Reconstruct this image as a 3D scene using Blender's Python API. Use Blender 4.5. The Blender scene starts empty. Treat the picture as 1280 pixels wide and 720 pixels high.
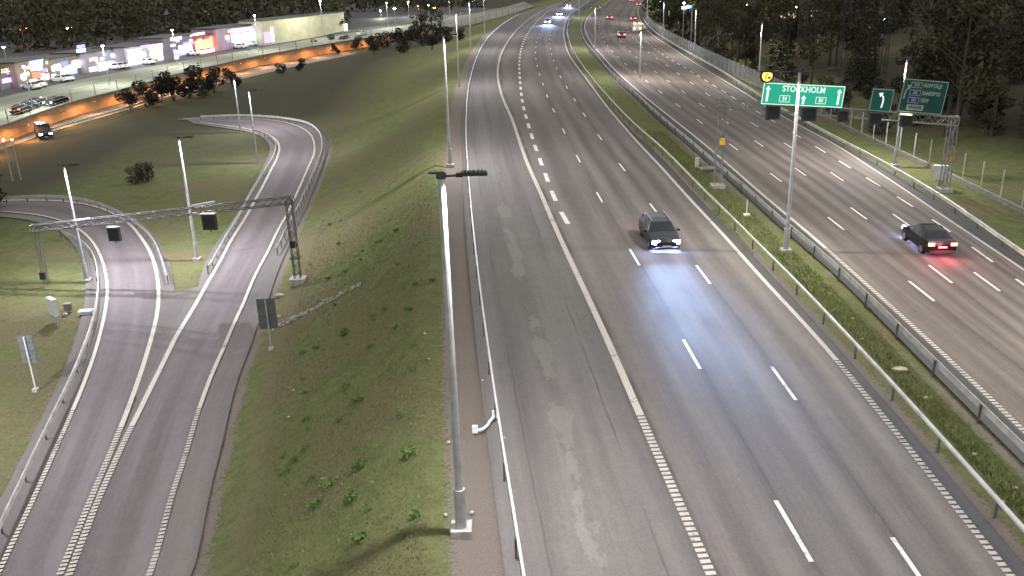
import bpy, bmesh, math, random
import numpy as np
from mathutils import Vector, Matrix
random.seed(7); rng = np.random.default_rng(7)
S = bpy.context.scene
COL = S.collection
rad = math.radians

# ------------------------------------------------------------------ camera
F, PITCH, ROLL, HC = 1115.0, rad(20.0), rad(-1.8), 16.0
cp, sp, cr, sr = math.cos(PITCH), math.sin(PITCH), math.cos(ROLL), math.sin(ROLL)
AF = np.array([0, cp, -sp]); _u = np.array([0, sp, cp]); _r = np.array([1., 0, 0])
AR = cr*_r + sr*_u; AU = -sr*_r + cr*_u
cam = bpy.data.cameras.new('camera'); cam_o = bpy.data.objects.new('camera', cam); COL.objects.link(cam_o)
cam.sensor_width = 36; cam.lens = F/1280*36; cam.clip_end = 4000; cam.clip_start = .5
M = Matrix.Identity(4)
for i in range(3):
    M[i][0] = AR[i]; M[i][1] = AU[i]; M[i][2] = -AF[i]
M[2][3] = HC
cam_o.matrix_world = M
S.camera = cam_o

# ------------------------------------------------------------------ world, moon-weak sun, exposure
w = bpy.data.worlds.new('World'); S.world = w; w.use_nodes = True
nt = w.node_tree; nt.nodes.clear()
out = nt.nodes.new('ShaderNodeOutputWorld'); bg = nt.nodes.new('ShaderNodeBackground')
sky = nt.nodes.new('ShaderNodeTexSky'); sky.sky_type = 'NISHITA'; sky.sun_disc = False
sky.sun_elevation = rad(4); sky.sun_rotation = rad(60)
mixn = nt.nodes.new('ShaderNodeMix'); mixn.data_type = 'RGBA'; mixn.blend_type = 'ADD'; mixn.inputs[0].default_value = 1
mul = nt.nodes.new('ShaderNodeMix'); mul.data_type = 'RGBA'; mul.blend_type = 'MULTIPLY'; mul.inputs[0].default_value = 1
mul.inputs[7].default_value = (.02, .02, .02, 1)
nt.links.new(sky.outputs[0], mul.inputs[6]); nt.links.new(mul.outputs[2], mixn.inputs[6])
mixn.inputs[7].default_value = (.60, .58, .56, 1)      # city glow on the night sky
nt.links.new(mixn.outputs[2], bg.inputs[0]); bg.inputs[1].default_value = .5
nt.links.new(bg.outputs[0], out.inputs[0])
S.view_settings.view_transform = 'Standard'; S.view_settings.look = 'None'
S.view_settings.exposure = 1.32; S.view_settings.gamma = 1; S.view_settings.use_curve_mapping = False
S.cycles.use_denoising = True; S.cycles.max_bounces = 3; S.cycles.diffuse_bounces = 2; S.cycles.glossy_bounces = 2
S.cycles.transparent_max_bounces = 12; S.cycles.transmission_bounces = 2
S.cycles.sample_clamp_indirect = 3
LAMP_W = 3500.0          # street lantern power

# ------------------------------------------------------------------ pixel -> world helpers (survey of the place)
def ray(px, py):
    v = (px-640)/F*AR - (py-360)/F*AU + AF
    return v
def at_z(px, py, z):
    d = ray(px, py); t = (z-HC)/d[2]; return np.array([d[0]*t, d[1]*t, z])
def zm(x): return -.05*np.clip(x, -8, 70)
def main_pt(px, py, dz=0):
    z = 0.
    for _ in range(30):
        p = at_z(px, py, z+dz); z = zm(p[0])
    return np.array([p[0], p[1], z])
def resample(P, n=None, step=None):
    P = np.asarray(P, float); s = np.r_[0, np.cumsum(np.linalg.norm(np.diff(P[:, :2], axis=0), axis=1))]
    if n is None: n = max(2, int(s[-1]/step)+1)
    t = np.linspace(0, s[-1], n)
    return np.stack([np.interp(t, s, P[:, k]) for k in range(P.shape[1])], 1)
def smooth(P, it=2):
    P = np.array(P, float)
    for _ in range(it):
        Q = P.copy(); Q[1:-1] = .25*P[:-2] + .5*P[1:-1] + .25*P[2:]; P = Q
    return P
def curve_px(px, dz=0, fn=None, step=2.5, a=0, b=0, it=4):
    fn = fn or main_pt
    # densify in the image first, with a rounded (Catmull) curve
    q = np.array(px, float); n = len(q); pts = []
    qq = np.vstack([2*q[0]-q[1], q, 2*q[-1]-q[-2]])
    for i in range(n-1):
        p0, p1, p2, p3 = qq[i:i+4]
        for t in np.linspace(0, 1, 6, endpoint=False):
            pts.append(.5*((2*p1)+(-p0+p2)*t+(2*p0-5*p1+4*p2-p3)*t*t+(-p0+3*p1-3*p2+p3)*t**3))
    pts.append(q[-1])
    P = np.array([fn(x, y, dz) for x, y in pts])
    P = smooth(resample(P, step=step), it)
    def ext(P, L, first):
        A, B = (P[0], P[min(3, len(P)-1)]) if first else (P[-1], P[-4])
        d = (A-B)[:2]; d /= np.linalg.norm(d)
        E = np.array([[*(A[:2]+d*s), A[2]] for s in np.arange(step, L, step)])
        return E
    if a: P = np.vstack([ext(P, a, True)[::-1], P])
    if b: P = np.vstack([P, ext(P, b, False)])
    return P
def offset(P, d):
    T = np.gradient(P[:, :2], axis=0); T /= np.linalg.norm(T, axis=1)[:, None]+1e-9
    Q = P.copy(); Q[:, 0] += T[:, 1]*d; Q[:, 1] -= T[:, 0]*d   # +d = right of travel
    return Q
def sdist(P, x, y):
    """distance and side (+ right of direction) to polyline P for arrays x,y"""
    best = np.full(x.shape, 1e9); side = np.zeros(x.shape)
    A = P[:-1, :2]; B = P[1:, :2]
    for a, b in zip(A, B):
        d = b-a; L = d@d
        t = np.clip(((x-a[0])*d[0]+(y-a[1])*d[1])/L, 0, 1)
        ex = x-a[0]-t*d[0]; ey = y-a[1]-t*d[1]; q = np.hypot(ex, ey)
        m = q < best
        best[m] = q[m]; side[m] = (d[1]*ex-d[0]*ey)[m]
    return best*np.where(side >= 0, 1, -1)

# ------------------------------------------------------------------ surveyed lines (image positions of the photograph)
G1 = [(655,719),(641,628),(632,576),(623,525),(610,430),(600,360),(591,280),(586,225),(583,180),(582.5,155),(585,112),(592.5,80),(602.5,57.5),(615,41),(640,22),(672,9),(705,1)]
E1 = [(890,722),(847.5,625),(808,540),(775,460),(750,405),(729,360),(695,287.5),(677.5,245),(660,207.5),(651,182),(639.5,147.5),(630,127.5),(624,107.5),(622,92.5),(624,75),(630,60),(640,44.5),(652,32),(667,20),(685,10),(703,3)]
E2 = [(1262.5,720),(1119,540),(1060,467.5),(997.5,395),(961,359),(910,300),(865,252.5),(825,207.5),(798.5,180),(760,135),(742,111),(724,87),(711,67.5),(705.5,50),(705,35),(711,20),(730,6)]
G2 = [(1279,657),(1242.5,615),(1206,577),(1172,540),(1135,496),(1090,449),(1047.5,405),(1005,359.5),(982.5,336),(959,315),(932.5,287.5),(905,260),(877.5,234),(847.5,202.5),(824,180),(800,160),(780,141),(765,125),(745,102.5),(727.5,80),(715,60),(709.5,42.5),(710,30),(718,18),(736,7)]
G3 = [(1280,554),(1260,535),(1211,489),(1160,438),(1112,392),(1082,363),(1042,324),(1000,291),(959,256),(927.5,227),(890,197),(868,178),(840,155),(815,134),(795,115),(764,89),(747.5,70),(737.5,59),(731,50),(726.5,38),(727,28),(733,18),(748,8)]
E3 = [(1277,537),(1205,467),(1140,407),(1085,358),(1006,287.5),(960,250),(915,210),(870,172),(812,126),(770,89),(757.5,75),(747.5,64),(738,52.5),(732,40),(731.5,29),(738,18),(752,8)]
E4 = [(1279,337.5),(1235,307.5),(1185,275),(1135,240),(1085,207.5),(1042.5,180),(975,144),(932,117),(885,89),(870,80),(851,67.5),(835,57),(820,47),(806,34),(799,22),(798,10),(803,0)]
G4 = [(1279,312.5),(1235,282.5),(1185,247.5),(1130,215),(1085,190),(1045,170),(1010,151),(975,133),(935,108),(900,86),(870,70),(845,55.5),(826,44),(812,33),(804,21),(803,10),(808,0)]
FB = [(1279,266),(1225,240),(1185,219),(1142,200),(1099,180),(1060,162),(1010,138),(970,120),(932,104),(900,87),(870,72),(845,57),(820,42),(810,30),(806,18),(807,8)]
L1p = [(1021,715),(968.8,626.8),(854.5,425.5),(787,311.8),(745.8,240.8),(720.5,194.3),(703,160.8),(690.8,135.8),(682.5,117),(677.5,101.8),(673.8,90.5),(670.8,79.5),(669.5,70),(669.5,62),(671,52),(675,42),(682,30),(692,19),(708,8)]
L2p = [(1144,715),(1116.3,673),(965,459.3),(870.5,332.5),(812.5,255),(773.8,204.5),(747,168.3),(728.8,141.3),(715.8,121),(706.3,105.8),(698.8,93),(693,79),(689,66),(687,54),(688,42),(693,30),(702,19),(718,8)]
Rap = [(1280,465),(1135.8,352),(1035,272),(963,217),(911,180),(871,149.3),(842,128),(819.5,110.5),(802.5,97),(788.8,85.8),(777,76),(766,65),(756,53),(750,40),(749,28),(754,16),(765,5)]
Rbp = [(1279,424),(1161.3,332),(1063.3,260),(993,210),(943,176),(902,149),(872,128),(847,110),(826,95),(806,80),(789,66),(777,54),(768,41),(766,28),(769,16),(778,5)]
Rcp = [(1279,386),(1217.5,341),(1116.3,268),(1038.3,216),(980,179),(930,148),(890,122),(860,101),(836,84),(816,70),(799,56),(787,43),(782,30),(782,16),(789,5)]
Rdp = [(1276,354),(1215.5,309.5),(1165.8,275),(1121.8,246.3),(1082.5,222.5),(1048.8,201.5),(1019.3,183.5),(990,166),(960,148),(931,131),(905,115),(879,99),(858,86),(838,74),(820,62),(805,49),(796,38),(792,26),(792,14),(797,4)]
Dep = [(710,280.5),(698,262),(687,232.5),(678,208.3),(670.5,188.3),(665,171.3),(660.5,157),(657,144.3),(654,133.3),(652.4,123.5),(651.2,115),(650.5,108),(650,101),(649.5,95),(649.3,90),(649,84),(649,79),(650,70),(652,60),(656,49),(663,37),(672,26),(686,14),(702,6)]

cG1 = curve_px(G1, .75, a=25, b=250); cE1 = curve_px(E1, a=25, b=250); cE2 = curve_px(E2, a=30, b=250)
cG2 = curve_px(G2, .75, a=45, b=250); cG3 = curve_px(G3, .75, a=60, b=250); cE3 = curve_px(E3, a=60, b=250)
cE4 = curve_px(E4, a=60, b=250); cG4 = curve_px(G4, .75, a=60, b=250); cFB = curve_px(FB, a=50, b=250)
cFB = smooth(cFB, 6)

R1 = [(87.5,719),(120,632.5),(144,577.5),(162,540),(185,495),(220,422.5),(257.5,360),(287.5,305),(320,250),(340,211),(349,192),(349,180),(340,171),(320,163),(287,158.5),(250,153)]
R2 = [(187.5,719),(217.5,615),(241,541),(257.5,485),(275,447.5),(312.5,360),(335,315),(370,245),(390,200),(394,184),(387.5,167),(370,157),(345,151),(320,148.5),(280,148),(237.5,149)]
LA = [(0,715),(32.5,647.5),(80,541),(110,470),(125,422.5),(134,380),(135.5,360),(131,335),(122.5,312.5),(107.5,292.5),(82,277.5),(57,270),(30,266.5),(-20,264)]
LB = [(76,719),(92,680),(109,636),(128,592),(151,539),(175,472.5),(192.5,415),(200,375),(198.5,358),(194,330),(185,310),(162.5,280),(140,266),(112.5,256),(75,251),(15,251),(-20,252)]
G8 = [(0,651),(25,600),(53,540),(82.5,482.5),(100,442.5),(112.5,410),(119,385),(122.5,360),(121,335),(117.5,317.5),(107.5,302),(90,292),(76,288)]
G9 = [(207.5,344),(200,317.5),(190,295),(175,280),(155,267.5),(130,255),(100,245.5),(50,242.5),(0,246),(-20,248)]
G6 = [(345,310),(365,272),(380,240),(397,205),(403,180),(400,165),(385,152),(352,146),(320,143.5),(285,143),(250,145)]
G7 = [(260,332),(270,315),(295,272),(320,228),(337,202),(345,184),(343,174),(335,167),(318,162)]
# terrain control points (pixel, level)
ctrl = []
def zramp(px, py): return -6.0
for L in (R1, R2, LA, LB): 
    for q in L: ctrl.append(at_z(q[0], q[1], -6.0))
for q, z in (((20,440),-6),((30,560),-6),((0,600),-6),((0,300),-6),((150,200),-6.2),((200,180),-6.1),((240,240),-6),((230,330),-6),((0,200),-6.2),((100,200),-6.2),((60,350),-6),
             ((0,180),-6.2),((100,152),-6.2),((155,137),-6.2),((230,115),-6.2),((320,90),-6.2),((400,75),-6.2),((250,130),-6.2),((450,62),-5.6),((500,55),-4),((540,46),-2.6),((585,44),-1.2),
             ((0,170),-6.2),((75,150),-6.2),((160,126),-6.2),((320,84),-6.2),((400,66),-6.1),((200,150),-6.2),
             ((300,440),-6),((268,560),-6),((250,700),-6),((345,370),-6),((385,260),-6),((412,190),-6),((405,140),-6.2),((340,130),-6.5),((280,480),-6),((310,440),-5.8),((280,560),-5.8),((266,700),-5.8)):
    ctrl.append(at_z(q[0], q[1], z))
for a in ((-300,100,-7),(-300,500,-7),(-150,420,-7),(-60,500,-6),(-40,800,-5),(-22,0,-6),(-60,0,-6),(-100,30,-6),(-130,120,-7),(-200,260,-7),(-400,300,-7)): ctrl.append(np.array(a, float))
top = offset(cG1, -3.2)
for P in top[::4]: ctrl.append(np.array([P[0], P[1], zm(P[0])-.1]))
ctrl = np.array(ctrl)
# drop near duplicates
keep = []
for c in ctrl:
    if all(np.hypot(*(c[:2]-k[:2])) > 1.2 for k in keep): keep.append(c)
ctrl = np.array(keep)
def tps(r): return np.where(r > 1e-6, r*r*np.log(r+1e-9), 0)
_n = len(ctrl); SC = 100.
_X = ctrl[:, :2]/SC; _K = tps(np.linalg.norm(_X[:, None]-_X[None], axis=2))+np.eye(_n)*2e-4
_P = np.c_[np.ones(_n), _X]; _A = np.block([[_K, _P], [_P.T, np.zeros((3, 3))]])
_w = np.linalg.solve(_A, np.r_[ctrl[:, 2], 0, 0, 0])
def left_z(x, y):
    X = np.stack([x, y], -1)/SC; o = np.zeros(x.shape)
    for i in range(_n): o += _w[i]*tps(np.linalg.norm(X-_X[i], axis=-1))
    o += _w[_n]+_w[_n+1]*X[..., 0]+_w[_n+2]*X[..., 1]
    return np.clip(o, -7.5, .6)
cG1s = resample(cG1, step=6); cFBs = resample(cFB, step=8); med_l = resample(cG2, step=6); med_r = resample(cG3, step=6)
def sstep(t): t = np.clip(t, 0, 1); return t*t*(3-2*t)
def ground(x, y):
    x = np.atleast_1d(np.asarray(x, float)); y = np.atleast_1d(np.asarray(y, float))
    dl = -sdist(cG1s, x, y); dr = sdist(cFBs, x, y)
    z = zm(x).astype(float)
    m = dl > 1.8
    if m.any():
        lz = left_z(x[m], y[m]); b = sstep((dl[m]-1.8)/2.2); z[m] = z[m]*(1-b)+lz*b
    m = dr > .3
    if m.any():
        d = dr[m]-.3
        zz = z[m]
        z[m] = zz - .9*sstep(d/5) + np.clip(d-6, 0, 400)*.16
        z[m] = np.minimum(z[m], 26)
    return z
def gz(x, y): return float(ground(x, y)[0])
_ts = np.concatenate([np.arange(8, 120, 1.2), np.arange(120, 500, 4), np.arange(500, 1500, 20)])
def ground_pt(px, py, dz=0):
    d = ray(px, py); d = d/np.hypot(d[0], d[1])
    x = d[0]*_ts; y = d[1]*_ts; z = HC+d[2]*_ts
    g = ground(x, y)+dz; k = np.nonzero(z < g)[0]
    if len(k) == 0 or k[0] == 0: return at_z(px, py, -6.)
    a, b = _ts[k[0]-1], _ts[k[0]]
    for _ in range(14):
        m = .5*(a+b)
        if HC+d[2]*m < gz(d[0]*m, d[1]*m)+dz: b = m
        else: a = m
    return np.array([d[0]*b, d[1]*b, HC+d[2]*b-dz])
# ------------------------------------------------------------------ materials
def new_mat(name):
    m = bpy.data.materials.new(name); m.use_nodes = True
    n = m.node_tree; b = n.nodes['Principled BSDF']
    return m, n, b
class N:
    """small helper to write node maths"""
    def __init__(s, n): s.n = n
    def new(s, t, **k):
        o = s.n.nodes.new(t)
        for a, v in k.items(): setattr(o, a, v)
        return o
    def put(s, sock, v):
        if hasattr(v, 'links') or isinstance(v, bpy.types.NodeSocket): s.n.links.new(v, sock)
        else: sock.default_value = v
    def math(s, op, a, b=0., c=None, clamp=False):
        o = s.new('ShaderNodeMath', operation=op, use_clamp=clamp); s.put(o.inputs[0], a); s.put(o.inputs[1], b)
        if c is not None: s.put(o.inputs[2], c)
        return o.outputs[0]
    def noise(s, vec, scale, detail=4, rough=.6, dist=0):
        o = s.new('ShaderNodeTexNoise'); o.inputs['Scale'].default_value = scale; o.inputs['Detail'].default_value = detail
        o.inputs['Roughness'].default_value = rough; o.inputs['Distortion'].default_value = dist
        if vec is not None: s.n.links.new(vec, o.inputs['Vector'])
        return o.outputs[0]
    def scale(s, vec, v):
        o = s.new('ShaderNodeVectorMath', operation='MULTIPLY'); s.n.links.new(vec, o.inputs[0]); o.inputs[1].default_value = v
        return o.outputs[0]
    def ramp(s, f, a, b):    # 0..1 between a and b
        o = s.new('ShaderNodeMapRange'); o.interpolation_type = 'SMOOTHSTEP'; s.put(o.inputs[0], f); o.inputs[1].default_value = a; o.inputs[2].default_value = b
        return o.outputs[0]
    def mix(s, f, a, b, blend='MIX'):
        o = s.new('ShaderNodeMix', data_type='RGBA', blend_type=blend); s.put(o.inputs[0], f)
        for i, v in ((6, a), (7, b)):
            if isinstance(v, tuple): o.inputs[i].default_value = (*v, 1) if len(v) == 3 else v
            else: s.put(o.inputs[i], v)
        return o.outputs[2]
    def bump(s, h, b, strength=.3, dist=.05):
        o = s.new('ShaderNodeBump'); o.inputs['Strength'].default_value = strength; o.inputs['Distance'].default_value = dist
        s.n.links.new(h, o.inputs['Height']); s.n.links.new(o.outputs[0], b.inputs['Normal'])
def simple(name, col, rough=.6, metal=0, var=.25, scale=3., spec=.5):
    m, n, b = new_mat(name); h = N(n)
    geo = h.new('ShaderNodeNewGeometry').outputs['Position']
    f = h.noise(geo, scale, 4)
    c = tuple(max(0, x*(1-var)) for x in col); d = tuple(min(1, x*(1+var)) for x in col)
    n.links.new(h.mix(h.ramp(f, .3, .7), c, d), b.inputs['Base Color'])
    b.inputs['Roughness'].default_value = rough; b.inputs['Metallic'].default_value = metal
    b.inputs['Specular IOR Level'].default_value = spec
    return m
def emit(name, col, strength, base=(.1, .1, .1)):
    m, n, b = new_mat(name); b.inputs['Base Color'].default_value = (*base, 1)
    b.inputs['Emission Color'].default_value = (*col, 1); b.inputs['Emission Strength'].default_value = strength
    b.inputs['Roughness'].default_value = .5
    return m
def asphalt(name, c1, c2, track=.16, patch=False, seams=()):
    m, n, b = new_mat(name); h = N(n)
    uv = h.new('ShaderNodeUVMap').outputs[0]; geo = h.new('ShaderNodeNewGeometry').outputs['Position']
    sep = h.new('ShaderNodeSeparateXYZ'); n.links.new(uv, sep.inputs[0]); u, v = sep.outputs[0], sep.outputs[1]
    streak = h.noise(h.scale(uv, (1.9, .02, 0)), 1.0, 5, .65)        # long streaks worn by tyres
    streak2 = h.noise(h.scale(uv, (6., .05, 0)), 1.0, 3, .6)
    big = h.noise(h.scale(geo, (.05, .03, .05)), 1.0, 3, .5)
    mid = h.noise(geo, 1.3, 5, .65)
    fine = h.noise(geo, 38., 2, .7)
    wob = h.math('MULTIPLY', h.math('SUBTRACT', h.noise(h.scale(uv, (.0, .03, 0)), 1., 2), .5), .35)
    ph = h.math('MULTIPLY', h.math('ADD', u, wob), 4*math.pi)
    tr = h.math('MULTIPLY', h.math('COSINE', ph), -track)
    val = h.math('ADD', 1.0, tr)
    for q, k in ((streak, .55), (streak2, .25), (big, .5), (mid, .28), (fine, .9), (h.noise(geo, 11., 3, .7), .45)):
        val = h.math('ADD', val, h.math('MULTIPLY', h.math('SUBTRACT', q, .5), k))
    col = h.mix(h.ramp(streak, .3, .7), c1, c2)
    col = h.mix(1.0, col, val_to_rgb(h, val), 'MULTIPLY')
    if patch:
        # pale bleached patches along the disused lane, with torn outlines
        pu = h.math('SUBTRACT', u, -1.05); pw = h.math('MULTIPLY', h.math('MULTIPLY', pu, pu), -16.)
        band = h.math('EXPONENT', pw)
        pn = h.math('ADD', h.math('MULTIPLY', h.noise(h.scale(uv, (3.6, .38, 0)), 1.0, 3, .6), .62), h.math('MULTIPLY', h.noise(h.scale(uv, (16., 3.2, 0)), 1.0, 5, .75), .38))
        along = h.math('MULTIPLY', h.noise(h.scale(uv, (0, .13, 0)), 1.0, 2), h.math('ADD', .45, h.math('MULTIPLY', h.math('SUBTRACT', 1., h.ramp(v, 62., 85.)), .55)))
        mk = h.math('ADD', h.math('MULTIPLY', band, .34), h.math('ADD', h.math('MULTIPLY', pn, .75), h.math('MULTIPLY', along, .5)))
        mk = h.math('MULTIPLY', h.ramp(mk, .925, .965), h.math('MULTIPLY', h.ramp(band, .3, .6), .40))
        col = h.mix(mk, col, (.235, .23, .20))
    # dark seams between the paved lanes, broken up by wear
    wb = h.math('MULTIPLY', h.math('SUBTRACT', h.noise(h.scale(uv, (0, .5, 0)), 1., 3, .6), .5), .045)
    brk = h.ramp(h.noise(h.scale(uv, (1., .12, 0)), 1., 3), .40, .58)
    for su, wd_, st_ in seams:
        dd = h.math('ABSOLUTE', h.math('SUBTRACT', h.math('ADD', u, wb), su))
        mk_ = h.math('MULTIPLY', h.math('SUBTRACT', 1., h.ramp(dd, wd_*.4, wd_)), h.math('MULTIPLY', brk, st_))
        col = h.mix(mk_, col, (.045, .042, .042))
    # oil and old repairs
    oil = h.ramp(h.noise(h.scale(uv, (2.6, .25, 0)), 1., 5, .7, .3), .60, .74)
    col = h.mix(h.math('MULTIPLY', oil, .28), col, (.055, .05, .05))
    # tar joints across and along
    crk = h.noise(h.scale(uv, (2.2, .35, 0)), 1.0, 6, .8, 1.2)
    ck = h.math('SUBTRACT', 1., h.ramp(h.math('ABSOLUTE', h.math('SUBTRACT', crk, .5)), .0, .006))
    col = h.mix(h.math('MULTIPLY', ck, .35), col, (.03, .03, .03))
    n.links.new(col, b.inputs['Base Color'])
    b.inputs['Roughness'].default_value = .82; b.inputs['Specular IOR Level'].default_value = .35
    h.bump(fine, b, .25, .01)
    return m
def val_to_rgb(h, v):
    o = h.new('ShaderNodeCombineColor')
    for i in range(3): h.n.links.new(v, o.inputs[i])
    return o.outputs[0]
def line_paint(name, col):
    m, n, b = new_mat(name); h = N(n)
    geo = h.new('ShaderNodeNewGeometry').outputs['Position']
    f = h.noise(geo, 5., 6, .75); g = h.noise(geo, .6, 2)
    k = h.math('ADD', h.math('MULTIPLY', f, .8), h.math('MULTIPLY', g, .5))
    n.links.new(h.mix(h.ramp(k, .45, .62), (.16, .15, .145), col), b.inputs['Base Color'])
    b.inputs['Roughness'].default_value = .6
    return m
M_line = line_paint('worn white road paint', (.47, .45, .38))
M_dash = line_paint('white dash paint', (.66, .65, .60))
M_main = asphalt('motorway asphalt', (.122, .109, .099), (.162, .147, .134), .13, seams=((.05, .06, .6), (1.03, .03, .32), (2.03, .03, .32)))
M_old = asphalt('grey asphalt', (.118, .113, .106), (.148, .142, .134), .04, patch=True, seams=((-.42, .018, .55), (-1.55, .018, .4), (-.06, .04, .35)))
M_east = asphalt('brown asphalt', (.106, .090, .080), (.158, .137, .124), .16, seams=((1.03, .03, .3), (2.03, .03, .35), (3.03, .03, .3)))
M_shoulder = asphalt('dark shoulder asphalt', (.060, .060, .064), (.078, .078, .080), .0)
M_ramp = asphalt('ramp asphalt', (.130, .116, .114), (.164, .149, .149), .09)
M_ramps = asphalt('ramp shoulder asphalt', (.125, .118, .108), (.160, .150, .136), .0)
M_deck = asphalt('pale road', (.19, .195, .15), (.24, .24, .20), .05)
M_lower = asphalt('lower road asphalt', (.10, .095, .09), (.14, .13, .12), .05)
M_galv = simple('galvanised steel', (.42, .43, .43), .45, .35, .15, 2.)
M_rail = simple('weathered guardrail steel', (.50, .50, .47), .5, .25, .2, 1.5)
M_railw = simple('pale guardrail steel', (.66, .66, .66), .45, .2, .12, 1.5)
M_post = simple('dark steel post', (.09, .09, .09), .6, .3, .3, 4.)
M_black = simple('matt black housing', (.012, .012, .014), .55, 0, .2)
M_dark = simple('dark grey housing', (.035, .036, .045), .5, 0, .25)
M_truss = simple('truss steel', (.26, .26, .25), .5, .4, .25, 2.)
M_truss_d = simple('dark truss steel', (.055, .055, .06), .5, .4, .3, 2.)
M_conc = simple('concrete', (.36, .35, .32), .85, 0, .2, 4.)
M_concd = simple('weathered kerb concrete', (.20, .195, .17), .85, 0, .25, 2.)
M_white = simple('white painted metal', (.72, .73, .72), .4, 0, .08)
M_whited = simple('off white cabinet', (.55, .56, .54), .5, 0, .12)
M_signback = simple('aluminium sign back', (.20, .225, .225), .45, .4, .15, 2.)
M_signback_d = simple('dark sign back', (.12, .125, .13), .5, .3, .2, 2.)
M_wood = simple('dark bark', (.06, .052, .043), .9, 0, .4, 6.)
M_birch = simple('grey bark', (.11, .10, .09), .9, 0, .4, 6.)
M_rock = simple('pale stone', (.38, .34, .24), .9, 0, .2, 4.)
M_wallc = simple('rendered retaining wall', (.36, .25, .15), .85, 0, .18, .5)
def foliage(name, a, b_):
    m, n, b = new_mat(name); h = N(n)
    oi = h.new('ShaderNodeObjectInfo').outputs['Random']; geo = h.new('ShaderNodeNewGeometry').outputs['Position']
    f = h.noise(geo, 1.1, 4, .7)
    f = h.math('ADD', h.math('MULTIPLY', f, .8), h.math('MULTIPLY', oi, .25))
    n.links.new(h.mix(h.ramp(f, .3, .75), a, b_), b.inputs['Base Color']); b.inputs['Roughness'].default_value = .8
    b.inputs['Specular IOR Level'].default_value = .2
    return m
M_leaf = foliage('wood foliage', (.032, .034, .02), (.080, .078, .048))
M_leaf2 = foliage('grey green foliage', (.05, .049, .034), (.105, .10, .068))
M_spruce = foliage('spruce needles', (.024, .028, .017), (.052, .056, .034))
M_bush = foliage('dusky bush leaves', (.035, .03, .03), (.075, .06, .05))
M_weed = foliage('fresh weed leaves', (.08, .145, .04), (.13, .22, .065))
M_glass = simple('dark car glass', (.012, .014, .018), .12, 0, .1)
M_tyre = simple('tyre rubber', (.015, .015, .015), .8, 0, .2)
M_rim = simple('alloy rim', (.35, .35, .36), .35, .7, .1)
M_carA = simple('dark graphite car paint', (.035, .04, .045), .28, .5, .1)
M_carB = simple('black car paint', (.012, .012, .014), .25, .4, .1)
M_carS = simple('silver car paint', (.45, .46, .48), .35, .5, .1)
M_carW = simple('white car paint', (.75, .76, .78), .35, 0, .05)
M_head = emit('headlight', (.36, .46, 1.0), 90); M_tail = emit('tail light', (1.0, .07, .05), 5.5)
M_headp = emit('dim headlight', (.55, .65, 1.0), 6)
M_amber = emit('amber lamp', (1.0, .38, .04), 7); M_lens = emit('lantern lens', (1, .96, 1), 22)
M_sod = emit('sodium lantern', (1, .36, .06), 12); M_sodp = emit('warm white lantern', (1, .72, .42), 30); M_cool = emit('cool lantern', (.75, .85, 1), 30)
M_plate = simple('number plate', (.6, .6, .62), .4, 0, .05)

# grass terrain: surface types by distance fields stored on the vertices
M_grass, n, b = new_mat('verge grass'); h = N(n)
geo = h.new('ShaderNodeNewGeometry').outputs['Position']
fine = h.noise(geo, 7., 6, .75); mid = h.noise(geo, .9, 5, .7); big = h.noise(geo, .12, 4, .6); blade = h.noise(h.scale(geo, (1, 1, .4)), 30., 3, .8)
base = h.mix(h.ramp(mid, .32, .68), (.145, .175, .062), (.215, .245, .105))
base = h.mix(h.ramp(big, .42, .62), base, h.mix(h.ramp(fine, .3, .7), (.175, .17, .08), (.235, .215, .12)))
lush = h.ramp(h.math('ADD', h.math('MULTIPLY', fine, .6), h.math('MULTIPLY', mid, .5)), .60, .72)
base = h.mix(h.math('MULTIPLY', lush, .55), base, (.15, .27, .06))
tuft = h.ramp(h.noise(geo, 2.6, 5, .75, .4), .52, .66)
base = h.mix(h.math('MULTIPLY', tuft, .35), base, (.07, .095, .034))
dk = h.ramp(h.math('ADD', h.math('MULTIPLY', blade, .5), h.math('MULTIPLY', fine, .5)), .36, .56)
base = h.mix(h.math('SUBTRACT', .42, h.math('MULTIPLY', dk, .42)), base, (.028, .03, .016))
at = h.new('ShaderNodeAttribute', attribute_name='gravel').outputs['Fac']
gm = h.ramp(h.math('ADD', at, h.math('MULTIPLY', h.math('SUBTRACT', fine, .5), .9)), .42, .58)
gcol = h.mix(h.ramp(blade, .3, .7), (.19, .17, .145), (.31, .275, .24))
base = h.mix(gm, base, gcol)
at2 = h.new('ShaderNodeAttribute', attribute_name='dry').outputs['Fac']
dm = h.ramp(h.math('ADD', at2, h.math('MULTIPLY', h.math('SUBTRACT', fine, .5), 1.2)), .35, .75)
base = h.mix(h.math('MULTIPLY', dm, .75), base, h.mix(h.ramp(blade, .3, .7), (.15, .125, .08), (.23, .19, .125)))
at3 = h.new('ShaderNodeAttribute', attribute_name='mould_and_gloom').outputs['Fac']
base = h.mix(h.math('MULTIPLY', at3, .85), base, h.mix(h.ramp(fine, .3, .7), (.045, .042, .033), (.08, .072, .055)))  # leaf mould in the wood, painted darkness on the open left ground
n.links.new(base, b.inputs['Base Color']); b.inputs['Roughness'].default_value = .95; b.inputs['Specular IOR Level'].default_value = .1
h.bump(h.math('ADD', blade, fine), b, .9, .12)

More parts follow.
